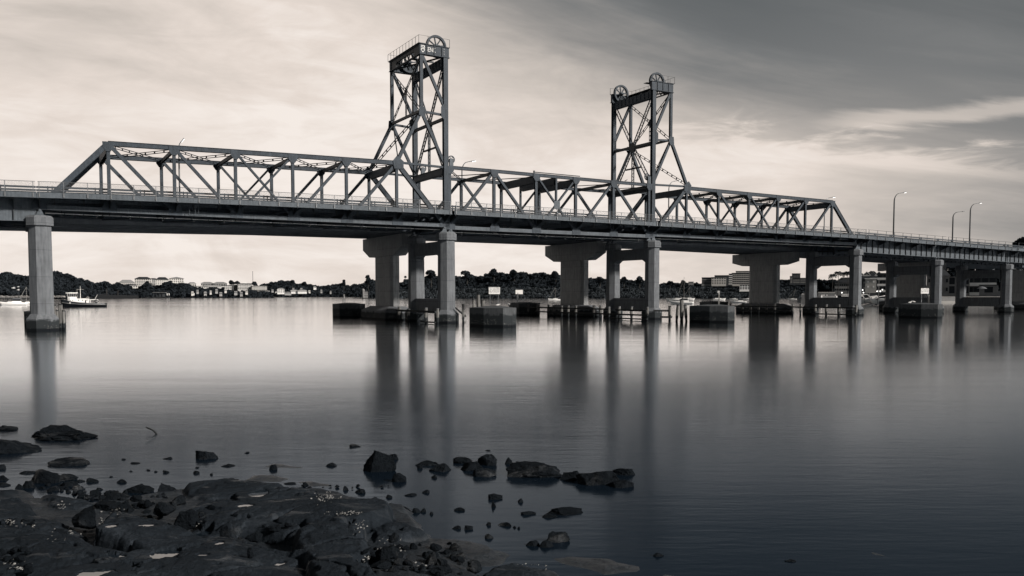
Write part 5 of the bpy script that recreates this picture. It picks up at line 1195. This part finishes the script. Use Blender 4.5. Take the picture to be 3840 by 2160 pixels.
# ================= ROCK SHELF =================
def pip(px, py, poly):
    n = len(poly); ins = np.zeros(px.shape, bool); dmin = np.full(px.shape, 1e9)
    for i in range(n):
        x0, y0 = poly[i]; x1, y1 = poly[(i+1) % n]
        c = ((y0 > py) != (y1 > py)) & (px < (x1-x0)*(py-y0)/(y1-y0+1e-12)+x0); ins ^= c
        dx, dy = x1-x0, y1-y0; t_ = np.clip(((px-x0)*dx+(py-y0)*dy)/(dx*dx+dy*dy+1e-12), 0, 1)
        dmin = np.minimum(dmin, np.hypot(px-x0-t_*dx, py-y0-t_*dy))
    return np.where(ins, dmin, -dmin)
SLABS = [  # outline in the photo, height, edge softness
 ([(-120, 1826), (80, 1822), (135, 1848), (120, 1868), (40, 1880), (-120, 1880)], .22, .3),
 ([(140, 1850), (215, 1838), (300, 1852), (352, 1884), (300, 1902), (180, 1896)], .26, .35),
 ([(-120, 1884), (70, 1868), (140, 1880), (165, 1925), (265, 1958), (345, 2000), (250, 2014), (100, 1975), (-120, 1962)], .36, .3),
 ([(690, 1800), (885, 1783), (1000, 1795), (1062, 1815), (1000, 1838), (760, 1858), (690, 1846)], .34, .45),
 ([(928, 1842), (990, 1824), (1130, 1818), (1178, 1832), (1120, 1855), (935, 1857)], .34, .3),
 ([(672, 1897), (770, 1853), (980, 1858), (1180, 1834), (1300, 1852), (1450, 1868), (1488, 1888), (1492, 1922), (1380, 1946), (1200, 1990), (1060, 1986), (860, 1962), (740, 1950)], .48, .45),
 ([(1072, 1982), (1200, 1944), (1265, 1922), (1365, 1938), (1396, 2010), (1372, 2064), (1300, 2085), (1120, 2076)], .60, .40),
 ([(1366, 1938), (1480, 1920), (1562, 1942), (1608, 1978), (1500, 2003), (1400, 2002)], .34, .35),
 ([(380, 1934), (470, 1924), (720, 1970), (800, 1992), (760, 2022), (480, 2036), (350, 2000)], .52, .35),
 ([(-120, 1975), (100, 1984), (230, 1966), (330, 2010), (420, 2060), (522, 2096), (500, 2126), (300, 2122), (200, 2170), (-120, 2200)], .62, .3),
 ([(470, 2042), (800, 2020), (870, 2016), (1100, 2082), (1200, 2112), (1210, 2260), (240, 2260), (300, 2140), (480, 2132), (535, 2096)], .66, .3),
 ([(790, 2002), (860, 1996), (1120, 2055), (1300, 2082), (1460, 2150), (1490, 2260), (1180, 2260), (1100, 2084)], .74, .35),
 ([(1395, 2012), (1560, 1986), (1700, 1998), (1800, 2012), (1950, 2062), (1900, 2102), (1700, 2116), (1620, 2082), (1450, 2062)], .13, .9),
 ([(2029, 2078), (2130, 2068), (2300, 2080), (2426, 2110), (2400, 2136), (2250, 2144), (2100, 2112)], .07, .9),
 ([(1763, 2165), (1850, 2112), (1950, 2098), (2080, 2110), (2160, 2160), (2170, 2260), (1750, 2260)], .26, .4),
 ([(2404, 2165), (2470, 2130), (2560, 2140), (2640, 2200), (2500, 2240)], .06, .5),
 ([(897, 1790), (960, 1764), (1050, 1766), (1106, 1785), (1060, 1800)], .10, .8),
 ([(972, 1745), (1040, 1728), (1155, 1746), (1140, 1757)], .06, .7),
 ([(1080, 1800), (1160, 1792), (1250, 1805), (1260, 1818), (1150, 1816)], .07, .6),
 ([(310, 1862), (360, 1843), (430, 1840), (460, 1850), (400, 1868)], .07, .5),
 ([(3215, 2052), (3260, 2050), (3400, 2085), (3560, 2112), (3540, 2120), (3380, 2098), (3240, 2070)], .03, .4),
]
BASE = [(-200, 1865), (60, 1868), (330, 1896), (640, 1852), (700, 1840), (1180, 1840), (1490, 1900), (1600, 1996), (1480, 2030), (1700, 2118), (1790, 2150), (1800, 2300), (-200, 2300)]
POOLS = [(967, 1872, 45, 16), (887, 1890, 50, 7), (925, 1893, 40, 7), (918, 1908, 36, 6), (912, 1941, 40, 11), (548, 1968, 44, 7), (775, 2010, 42, 14), (625, 2064, 84, 21), (718, 2079, 26, 6), (760, 2079, 36, 7), (418, 2056, 28, 9), (400, 2094, 24, 6), (438, 2108, 46, 9), (482, 2124, 30, 9), (345, 2150, 86, 26), (822, 2042, 34, 11), (1040, 2118, 38, 14), (812, 2116, 26, 4), (470, 2030, 22, 5), (1620, 2004, 40, 6), (320, 2075, 16, 4), (1385, 2002, 10, 8)]
NX, NY = 760, 640
u = np.linspace(-.80, .62, NX); dd = 8.2*(27./8.2)**np.linspace(0, 1, NY)
GX = u[None, :]*dd[:, None]; GY = np.repeat(dd[:, None], NX, 1)
gx, gy = GX.ravel(), GY.ravel()
wob = np.stack([gx*1.1, gy*1.1, gx*0], 1); wx = fbm(wob, 4, 3)*.16; wy = fbm(wob+31.7, 4, 5)*.16
H_ = np.full(gx.shape, -.35)
def wpoly(poly, z): return [(p.x, p.y) for p in (Wz(x, y, z) for x, y in poly)]
d0 = pip(gx+wx, gy+wy, wpoly(BASE, .08)); H_ = np.maximum(H_, np.where(d0 > -.6, -.3+.42*np.clip((d0+.6)/.6, 0, 1), -.35))
P3_ = np.stack([gx, gy, gx*0], 1)
for i, (poly, z, soft) in enumerate(SLABS):
    d = pip(gx+wx*.8, gy+wy*.8, wpoly(poly, z*.8)); e = np.clip(d/soft, 0, 1)
    if z < .2: e = np.clip(d/.35, 0, 1); top = -.02+(z*.55+.03)*e+.022*fbm(P3_*np.array([1.4, 4., 1.])+i, 4, i+40)*e
    else:
        e = np.clip(d/(soft*.42), 0, 1); dome = .09*np.clip(d/1.4, 0, 1)
        tilt = ((gx-gx[d > 0].mean())*(.05 if i % 2 else -.03)+(gy-gy[d > 0].mean())*.02) if (d > 0).any() else 0
        top = -.05+(z-.05)*np.sqrt(np.clip(1-(1-e)**2, 0, 1))+dome+tilt*e+.03*fbm(P3_*1.1+i*9.1, 3, i+9)*e
        top -= .022*(np.clip((.30-d)/.05, 0, 1)+np.clip((.62+.2*wx/.16-d)/.05, 0, 1))*(fbm(P3_*1.3+i*3.3, 2, i+70) > -.1)*e
    H_ = np.where(d > 0, np.maximum(H_, top), H_)
# cracks, pitting and layered weathering
cr_ = np.abs(fbm(np.stack([gx*.45+gy*.5, gy*1.1-gx*.6, gx*0], 1), 3, 77)); H_ -= np.where(H_ > .25, .20*np.clip(1-cr_/.05, 0, 1), 0)
rg = fbm(P3_*np.array([2.2, 5.5, 1]), 5, 13); H_ += np.where(H_ > .02, .013*rg+.006*fbm(P3_*22, 3, 15), 0)
pit = vnoise(P3_*9, 31); H_ -= np.where((H_ > .1) & (pit > .62), .03*(pit-.62)/.38, 0)
pools = []
for k, (x, y, w, h) in enumerate(POOLS):
    c = Wz(x, y, .55)
    # height of the rock there, then a hollow
    for _ in range(3):
        j = int(np.argmin((gx-c.x)**2+(gy-c.y)**2)); c = Wz(x, y, float(H_[j]))
    hw = w/2*c.y/FPX; hd = abs(Wz(x, y-h/2, c.z).y-Wz(x, y+h/2, c.z).y)/2
    sk = .35 if k in (6, 12, 16) else 0.
    q = np.sqrt(((gx-c.x)/hw)**2+((gy-c.y-(gx-c.x)*sk*(-1 if k == 12 else 1))/hd)**2)+.55*fbm(P3_*4+k, 4, k+60)
    lev = float(np.percentile(H_[q < 1.2], 45)) if (q < 1.3).any() else c.z
    m_ = np.clip((q-.95)/.12, 0, 1); q = q/1.5; H_ = np.where(q < 2.4, np.where(q < .95, lev-.05, lev-.05+(np.maximum(H_, lev+.004)-lev+.05)*m_), H_)
    pools.append((c.x, c.y, lev-.012, hw*2.2, hd*2.2))
def rockmat(name, low, k):
    rm_ = bpy.data.materials.new(name); rm_.use_nodes = True; t = NT(rm_.node_tree); rm_.node_tree.nodes.clear()
    b = t.n('ShaderNodeBsdfPrincipled'); o = t.n('ShaderNodeOutputMaterial'); t.l(b.outputs[0], o.inputs[0])
    g = t.n('ShaderNodeNewGeometry'); ps = g.outputs['Position']
    n1 = t.noise(ps, 1.1, 6, .6, .3); n2 = t.noise(ps, 14., 5, .65)
    sx = t.n('ShaderNodeSeparateXYZ'); t.l(ps, sx.inputs[0]); wet = t.ss(t.noise(t.comb(t.m('MULTIPLY', sx.outputs[0], .8), t.m('MULTIPLY', sx.outputs[1], 2.2), sx.outputs[2]), 1., 6, .65, .6), .54, .70)
    t.l(t.ramp(t.m('ADD', t.m('MULTIPLY', n1, .6), t.m('MULTIPLY', n2, .4)), [(.3, (.005*k, .0066*k, .0085*k)), (.55, (.012*k, .0148*k, .018*k)), (.72, (.028*k, .033*k, .039*k))]), b.inputs['Base Color'])
    wet = t.m('MAXIMUM', wet, t.m('MULTIPLY', t.m('SUBTRACT', 1., t.ss(sx.outputs[2], .06, .16)), low))
    t.l(t.m('SUBTRACT', .80, t.m('MULTIPLY', wet, .52)), b.inputs['Roughness']); t.l(t.m('ADD', .02, t.m('MULTIPLY', wet, .6)), b.inputs['Specular IOR Level'])
    bp = t.n('ShaderNodeBump'); bp.inputs['Strength'].default_value = 1.; bp.inputs['Distance'].default_value = .04
    t.l(t.m('ADD', t.noise(ps, 26., 6, .7), t.m('MULTIPLY', t.noise(ps, 6., 4, .6), 1.2)), bp.inputs['Height']); t.l(bp.outputs[0], b.inputs['Normal'])
    return rm_
SHELF = rockmat('wet_dark_sandstone', .75, 1.9)
ROCK = rockmat('dark_boulder_rock', 0., .8)
me = bpy.data.meshes.new('rock_shelf'); V_ = np.stack([gx, gy, H_], 1); me.vertices.add(len(V_)); me.vertices.foreach_set('co', V_.ravel())
Hq = H_.reshape(NY, NX); keep = (np.maximum.reduce([Hq[:-1, :-1], Hq[1:, :-1], Hq[:-1, 1:], Hq[1:, 1:]]) > -.12)
jj, ii = np.nonzero(keep); a = jj*NX+ii; F_ = np.stack([a, a+1, a+NX+1, a+NX], 1); n = len(F_)
me.loops.add(n*4); me.loops.foreach_set('vertex_index', F_.ravel()); me.polygons.add(n)
me.polygons.foreach_set('loop_start', np.arange(n)*4); me.polygons.foreach_set('loop_total', np.full(n, 4)); me.polygons.foreach_set('use_smooth', np.ones(n, bool)); me.update(calc_edges=True)
me.materials.append(SHELF); ob = bpy.data.objects.new('rock_shelf', me); COL.objects.link(ob); ob['kind'] = 'structure'
def shelf_z(x, y): return float(H_[int(np.argmin((gx-x)**2+(gy-y)**2))])
def still():
    m = bpy.data.materials.new('still_pool_water'); m.use_nodes = True; b = m.node_tree.nodes['Principled BSDF']
    b.inputs['Base Color'].default_value = (.012, .018, .024, 1); b.inputs['Roughness'].default_value = .02; b.inputs['IOR'].default_value = 3.4; return m
POOL = still()
for x, y, z, rx, ry in pools:
    m = MB(); m.add([(x+rx*math.cos(k*math.pi/12), y+ry*math.sin(k*math.pi/12), z) for k in range(24)], [tuple(range(24))]); struct('rock_pool', m, POOL)
# ================= LOOSE ROCKS =================
import bmesh
ICO = {}
def ico(sub):
    if sub not in ICO:
        b = bmesh.new(); bmesh.ops.create_icosphere(b, subdivisions=sub, radius=1.); b.verts.ensure_lookup_table()
        ICO[sub] = (np.array([v.co[:] for v in b.verts]), [tuple(v.index for v in f.verts) for f in b.faces]); b.free()
    return ICO[sub]
def rock_mesh(seed, sub=4, block=.5, rough=.16, size=1.):
    v, f = ico(sub); v = v.copy(); r = np.random.default_rng(seed)
    for k in range(int(5+7*block)):   # chop flats
        d = r.normal(size=3); d[2] = abs(d[2])*.8; d /= np.linalg.norm(d); h = r.uniform(.42, .8)
        q = v@d; v -= np.where(q > h, (q-h)*.97, 0)[:, None]*d
    nz = fbm(v*1.6+seed, 4, seed % 50)[:, None]*rough+fbm(v*7+seed, 3, seed % 40)[:, None]*rough*.45
    v = v*(1+nz); v /= np.abs(v).max(0)
    me = bpy.data.meshes.new('rock'); me.from_pydata([tuple(p) for p in v], [], f); me.materials.append(ROCK); return me
def rock(label, x0, x1, y0, y1, seed, z=0., group=None, sub=4, block=.5, sink=.3, dpt=.62, rough=.16, name='boulder', cat='rock', rz=0):
    # extents as seen in the photo: left, right, top, base
    c = Wz((x0+x1)/2, y1, z); w = (x1-x0)/2*c.y/FPX*1.02
    dy = w*dpt; yc = c.y+dy*.8
    htop = (y1-y0)/FPX*c.y - dy*.6*(CAMH-z)/c.y
    htop = max(htop, .45*(y1-y0)/FPX*c.y)
    hh = htop/(1+(1-2*sink))*1.15
    me = rock_mesh(seed, sub, block, rough); o = bpy.data.objects.new(name, me); COL.objects.link(o)
    k = yc/c.y
    o.location = (c.x*k, yc, z+htop-hh); o.scale = (w*k, dy, hh); o.rotation_euler = (0, 0, rz)
    return props(o, label, cat, group)
RL = [
 ('low flat rock at the left edge, beyond the big rounded one', -30, 88, 1591, 1616),
 ('big rounded boulder cut by the left edge of the photo', -70, 152, 1620, 1702),
 ('low pitted rock standing in the water below the flat wide one, hooked shape', 189, 374, 1709, 1750),
 ('dark rock at the left edge below the big rounded boulder', -20, 38, 1737, 1762),
 ('long thin flat rock near the left edge', 70, 134, 1763, 1778),
 ('smooth domed rock in the shallows at the left', 95, 230, 1758, 1814),
 ('angular rock right of the smooth domed rock at the left', 212, 294, 1771, 1802),
 ('dark lumpy rock in front of the smooth domed rock at the left', 77, 136, 1790, 1832),
 ('low round rock at the left edge above the first slab', -20, 36, 1780, 1804), ('flat rock at the left edge touching the first slab', -20, 42, 1804, 1824),
 ('small round rock just right of the left edge pair', 55, 88, 1813, 1834), ('oval rock left of the pair above the small pool', 284, 320, 1797, 1808),
 ('sloping dark rock right of the oval one in the left shallows', 318, 372, 1789, 1810),
 ('wide jumbled rock above the left cobbles', 214, 294, 1798, 1826), ('small dark rock at the end of the left jumble', 144, 174, 1816, 1834), ('blocky rock in the left jumble', 176, 222, 1818, 1842),
 ('pebble like rock right of the left jumble', 240, 263, 1822, 1835), ('low rock trailing right from the left jumble', 264, 324, 1820, 1838), ('small isolated rock in the left shallows', 360, 386, 1827, 1839), ('little dark rock above the left pool edge', 265, 292, 1840, 1856),
 ('small leaning rock left of the large block on the shelf edge', 440, 480, 1790, 1812),
 ('large flat topped boulder on the shelf edge, left of the leaning one', 461, 576, 1801, 1850),
 ('large boulder with a pale streaked right side leaning on the long slab', 554, 690, 1789, 1868),
 ('lone rounded block standing in the shallows above the long slab', 720, 819, 1679, 1724),
 ('low rock with a flat tail in the shallows left of the lone rounded block', 610, 655, 1712, 1723), ('thin sliver of rock left of the lone rounded block', 487, 532, 1732, 1740), ('tiny rock tip in the left shallows under the branch', 456, 472, 1719, 1725),
 ('small square rock below the thin flat one in the left shallows', 610, 636, 1759, 1774), ('small dark rock below the lone rounded block', 724, 751, 1760, 1777), ('long thin dark stone right of the lone rounded block', 826, 882, 1740, 1751), ('small peaked stone far right of the lone rounded block', 917, 940, 1692, 1700),
 ('small stone near the long slab, beneath the lone rounded block', 787, 800, 1770, 1782), ('tiny dark stone in the left shallows', 484, 498, 1763, 1769), ('tiny round stone in the middle of the left shallows', 547, 567, 1759, 1765), ('tiny notched stone right of the tiny round one', 578, 592, 1764, 1771), ('oval pebble in the left shallows above the shelf', 410, 424, 1783, 1790), ('flat tiny stone left of the lone rounded block', 731, 748, 1749, 1756),
 ('square dark stone resting on the pale submerged slab', 1001, 1042, 1739, 1763), ('round dark stone at the tip of the long slab', 1134, 1162, 1805, 1822), ('flat dark stone left of the round one at the slab tip', 1062, 1114, 1808, 1818),
 ('dark tapering rock in the water above the tall block', 1296, 1353, 1664, 1678),
 ('small rounded stone left of the tall block', 1220, 1264, 1732, 1750),
 ('low dark rock right behind the tall block', 1462, 1497, 1691, 1724),
 ('cube like rock in front of the tall block to its right', 1472, 1530, 1773, 1808),
 ('flat stepped rock, upper one of the pair right of the tall block', 1556, 1654, 1725, 1748), ('wedge shaped rock, lower one of the pair right of the tall block', 1608, 1701, 1737, 1770), ('small knob left under the stepped pair', 1560, 1587, 1738, 1757), ('small peaked stone below the stepped pair', 1616, 1642, 1779, 1794),
 ('low rock at the left back of the central pile', 1698, 1788, 1705, 1738), ('high pointed rock at the back of the central pile', 1785, 1864, 1697, 1746), ('dark rugged rock in the middle of the central pile', 1724, 1812, 1716, 1766), ('sloping rock at the front of the central pile', 1759, 1862, 1746, 1790),
 ('small hump rock touching the left of the largest water boulder', 1893, 1928, 1712, 1742),
 ('largest broad boulder standing in the water, right of the central pile', 1872, 2106, 1721, 1790),
 ('low rock at the left end of the rightmost rock group', 2099, 2196, 1757, 1800), ('largest dark rock in the middle of the rightmost group', 2160, 2342, 1743, 1820), ('low rock trailing off at the right of the rightmost group', 2296, 2394, 1747, 1784), ('slanted rock at the front of the rightmost group', 2286, 2392, 1787, 1830),
 ('rounded stone with a smaller one under it, right part of the shallows', 1818, 1885, 1850, 1874), ('small upright stone just below the rounded one', 1838, 1864, 1875, 1902), ('small stone with a trailing tail right of the rounded one', 1938, 1965, 1867, 1885),
 ('wide low rock like a turtle in the right shallows', 2044, 2199, 1893, 1931), ('flat dark rock in front of the turtle shaped one', 2024, 2093, 1923, 1943), ('flat stone left of the turtle shaped rock', 1950, 2010, 1913, 1931), ('flat rough stone in the middle of the right shallows', 1703, 1747, 1899, 1917), ('thin pale stone below the cube like rock', 1515, 1564, 1846, 1860), ('small round stone right of the thin pale one', 1583, 1611, 1833, 1850),
 ('small peaked stone on the slab edge left of centre', 1283, 1309, 1822, 1840), ('pair of dark stones on the main slab edge', 1328, 1382, 1829, 1851), ('small stone at the right tip of the main slab', 1444, 1472, 1850, 1868),
 ('largest of four stones beside the right end of the main slab', 1499, 1546, 1898, 1924), ('second of four stones beside the right end of the main slab', 1543, 1577, 1903, 1924), ('third of four stones beside the right end of the main slab', 1577, 1600, 1903, 1922), ('smallest of four stones beside the right end of the main slab', 1608, 1626, 1918, 1930),
 ('oval stone, left one of a pair above the pale shelf', 1694, 1730, 1967, 1985), ('rounded stone, right one of a pair above the pale shelf', 1729, 1774, 1961, 1987), ('flat oval stone right of the pair above the pale shelf', 1868, 1920, 1956, 1974), ('small stone between the pair and the flat oval one', 1822, 1842, 1957, 1971), ('two lobed pebble, left', 1922, 1938, 1969, 1980), ('two lobed pebble, right', 1938, 1952, 1973, 1984), ('domed stone above the pale shelf', 1815, 1852, 2001, 2021),
 ('large pointed rock, tallest of the trio near the lower right', 2033, 2137, 1985, 2035), ('low rock at the left of the trio near the lower right', 1971, 2032, 2016, 2050), ('sloping rock at the front of the trio near the lower right', 2018, 2078, 2022, 2054),
 ('knobbly stone alone in the dark water at the lower right', 2443, 2490, 2073, 2089), ('tiny reef tip above the central pile', 1820, 1845, 1687, 1692), ('tiny knobbly rock in the dark water far lower right', 2940, 2992, 2098, 2108),
]
for k, (lab, x0, x1, y0, y1) in enumerate(RL):
    rock(lab, x0, x1, y0, y1, 100+k*3, 0., 'rocks standing in the shallow water', 4 if x1-x0 > 60 else 3, .6, .28)
rock('wide flat topped rock platform standing in the water, upper left', 98, 385, 1594, 1652, 901, 0, None, 5, .4, .3, .62, .22)
o = rock('tall upright block with a split face, standing in the water left of centre', 1353, 1480, 1674, 1770, 907, 0, None, 5, .9, .25, .6, .12); o.rotation_euler = (0, -.12, .3)
ONR = [  # on the shelf: label, x0,x1,y0,y1,z
 ('long slanting block wedged into the crevice between the left slabs', 275, 384, 1893, 1962, .35), ('rounded boulder with pale limpet spots in the oyster heap', 563, 658, 1876, 1922, .3), ('big dark boulder right of the limpet spotted one', 645, 742, 1902, 1966, .3),
 ('squarish dark boulder below the shelf edge boulders', 395, 480, 1834, 1874, .12), ('flat long boulder above the oyster heap', 349, 462, 1872, 1910, .15), ('small dark boulder right of the squarish one', 486, 532, 1848, 1876, .15), ('rounded small boulder above the limpet spotted one', 534, 572, 1868, 1894, .2), ('dark boulder tucked under the leaning streaked one', 640, 695, 1850, 1884, .2),
 ('round pale speckled boulder in the crack at the lower left', 102, 157, 1986, 2030, .3), ('dark jagged boulder right of the pale speckled one', 170, 272, 1972, 2042, .3), ('boulder filling the crack beside the long pool', 272, 345, 2026, 2074, .3), ('rough pale textured boulder at the bottom left corner', 50, 124, 2110, 2168, .35),
 ('small boulder in the cleft above the right slab', 824, 868, 1960, 2006, .3), ('pointed pale sided rock in the lower cobbles', 1590, 1656, 2060, 2122, .1), ('black triangular rock at the right of the lower cobbles', 1739, 1808, 2096, 2142, .1), ('low boulder at the foot of the domed slab', 1455, 1504, 1996, 2030, .15), ('long boulder below the domed slab', 1388, 1480, 2094, 2128, .3), ('flat boulder in the cobbles left of the triangular rock', 1630, 1700, 2108, 2148, .15), ('dark bouldery lump between the main slab and the right slab', 920, 1000, 1990, 2024, .35), ('crusted boulder topped with pale oysters at the centre bottom', 1400, 1500, 2040, 2086, .3),
 ('small leaning boulder on the bottom slab', 926, 956, 2046, 2080, .66), ('dark boulder in the heap at the bottom left edge', -20, 50, 2064, 2110, .3)]
for k, (lab, x0, x1, y0, y1, z) in enumerate(ONR): rock(lab, x0, x1, y0, y1, 500+k*7, z, 'boulders on the rock shelf', 4, .7, .25, .8)
# cobbles in the crevices
CM = [rock_mesh(700+k, 2, .7, .14) for k in range(8)]
ZN = [((300, 1850), (480, 1880), 30, 8, 24, .10, 'heap above the flat long boulder'), ((180, 1815), (330, 1850), 16, 6, 16, .0, 'left jumble at the water'), ((400, 1890), (560, 1930), 34, 8, 24, .18, 'oyster heap behind the left slabs'), ((560, 1920), (760, 1975), 26, 8, 22, .2, 'gap below the limpet spotted boulder'), ((20, 1950), (180, 2010), 22, 8, 22, .25, 'crack in the lower left slabs'), ((180, 1990), (330, 2060), 18, 8, 24, .25, 'crack beside the long pool'), ((900, 1970), (1100, 2050), 28, 9, 26, .3, 'gap between main and domed slabs'), ((1290, 2050), (1480, 2150), 40, 10, 30, .2, 'cobble patch under the domed slab'), ((1480, 2040), (1740, 2160), 46, 10, 34, .08, 'cobble patch beside the pale shelf'), ((-20, 2060), (110, 2160), 20, 10, 32, .35, 'bottom left corner'), ((1040, 1820), (1500, 1850), 14, 5, 12, .05, 'far edge of the main slab'), ((560, 1855), (700, 1900), 18, 8, 20, .2, 'hollow under the leaning boulder')]
for (a, c, n, s0, s1, z, where) in ZN:
    for k in range(n):
        x = random.uniform(a[0], c[0]); y = random.uniform(a[1], c[1]); w = random.uniform(s0, s1)
        p = Wz(x, y, z); z_ = max(z*.4, shelf_z(p.x, p.y)); p = Wz(x, y, z_)
        if z_ > z+.22: continue
        r = w*p.y/FPX*.8; o = bpy.data.objects.new('cobble', random.choice(CM)); COL.objects.link(o)
        o.location = (p.x, p.y, z_+r*.35); o.scale = (r, r*random.uniform(.7, 1.), r*random.uniform(.5, .8)); o.rotation_euler = (random.uniform(-.4, .4), random.uniform(-.4, .4), random.uniform(0, 6.28))
        props(o, 'dark cobble in the '+where, 'cobble', 'cobbles in the '+where)
# oysters
C = []
OY = MB()
for (x, y, w, h, n) in ((585, 1872, 30, 22, 26), (430, 1908, 70, 26, 60), (620, 1893, 30, 12, 14), (545, 1896, 50, 10, 22), (720, 1962, 60, 22, 26), (380, 1954, 26, 20, 20), (228, 1898, 40, 20, 22), (45, 1960, 46, 22, 26), (130, 1972, 30, 14, 12), (1222, 1866, 60, 26, 80), (1300, 1925, 120, 10, 60), (1352, 1960, 36, 46, 40), (1475, 2056, 90, 40, 100), (1390, 2092, 50, 20, 30), (1565, 2120, 60, 30, 36), (1980, 2120, 160, 14, 14), (2080, 2120, 110, 24, 40), (1600, 1952, 60, 10, 20), (240, 2010, 70, 40, 30), (80, 2130, 70, 30, 40), (30, 2110, 30, 20, 14)):
    for k in range(n):
        X_ = random.gauss(x, w*.35); Y_ = random.gauss(y, h*.35); p = Wz(X_, Y_, .4)
        for _ in range(2): z_ = shelf_z(p.x, p.y); p = Wz(X_, Y_, max(z_, 0.02)+.02)
        if z_ < .12: continue
        r = random.uniform(.006, .022); n_ = Vector((random.gauss(0, .5), random.gauss(-.3, .5), 1)).normalized(); a = n_.orthogonal().normalized(); b = n_.cross(a)
        OY.add([p+a*r*math.cos(q*1.05)+b*r*.7*math.sin(q*1.05)+n_*(.004) for q in range(6)]+[p+n_*(r*.5)], [(q, (q+1) % 6, 6) for q in range(6)])
o = OY.build('oyster_shells', mat('oyster_shell', (.20, .195, .185), .5, 0, .5, 30., .2)); props(o, 'pale oyster shells crusting the rocks', 'shells', kind='stuff')
# branch
a = Wz(586, 1628, 0); t = thing('branch', 'bare dark branch sticking out of the shallow water, upper left', 'branch', tuple(a))
MB().tube([(.04, .1, -.15), (0, 0, .02), (-.10, .05, .10), (-.22, .08, .15), (-.34, .1, .19)], .036, 8, .022).build('limb', WOODD, t)
MB().tube([(-.22, .08, .15), (-.25, .1, .13), (-.27, .1, .12)], .014, 6, .008).build('twig', BARK, t)
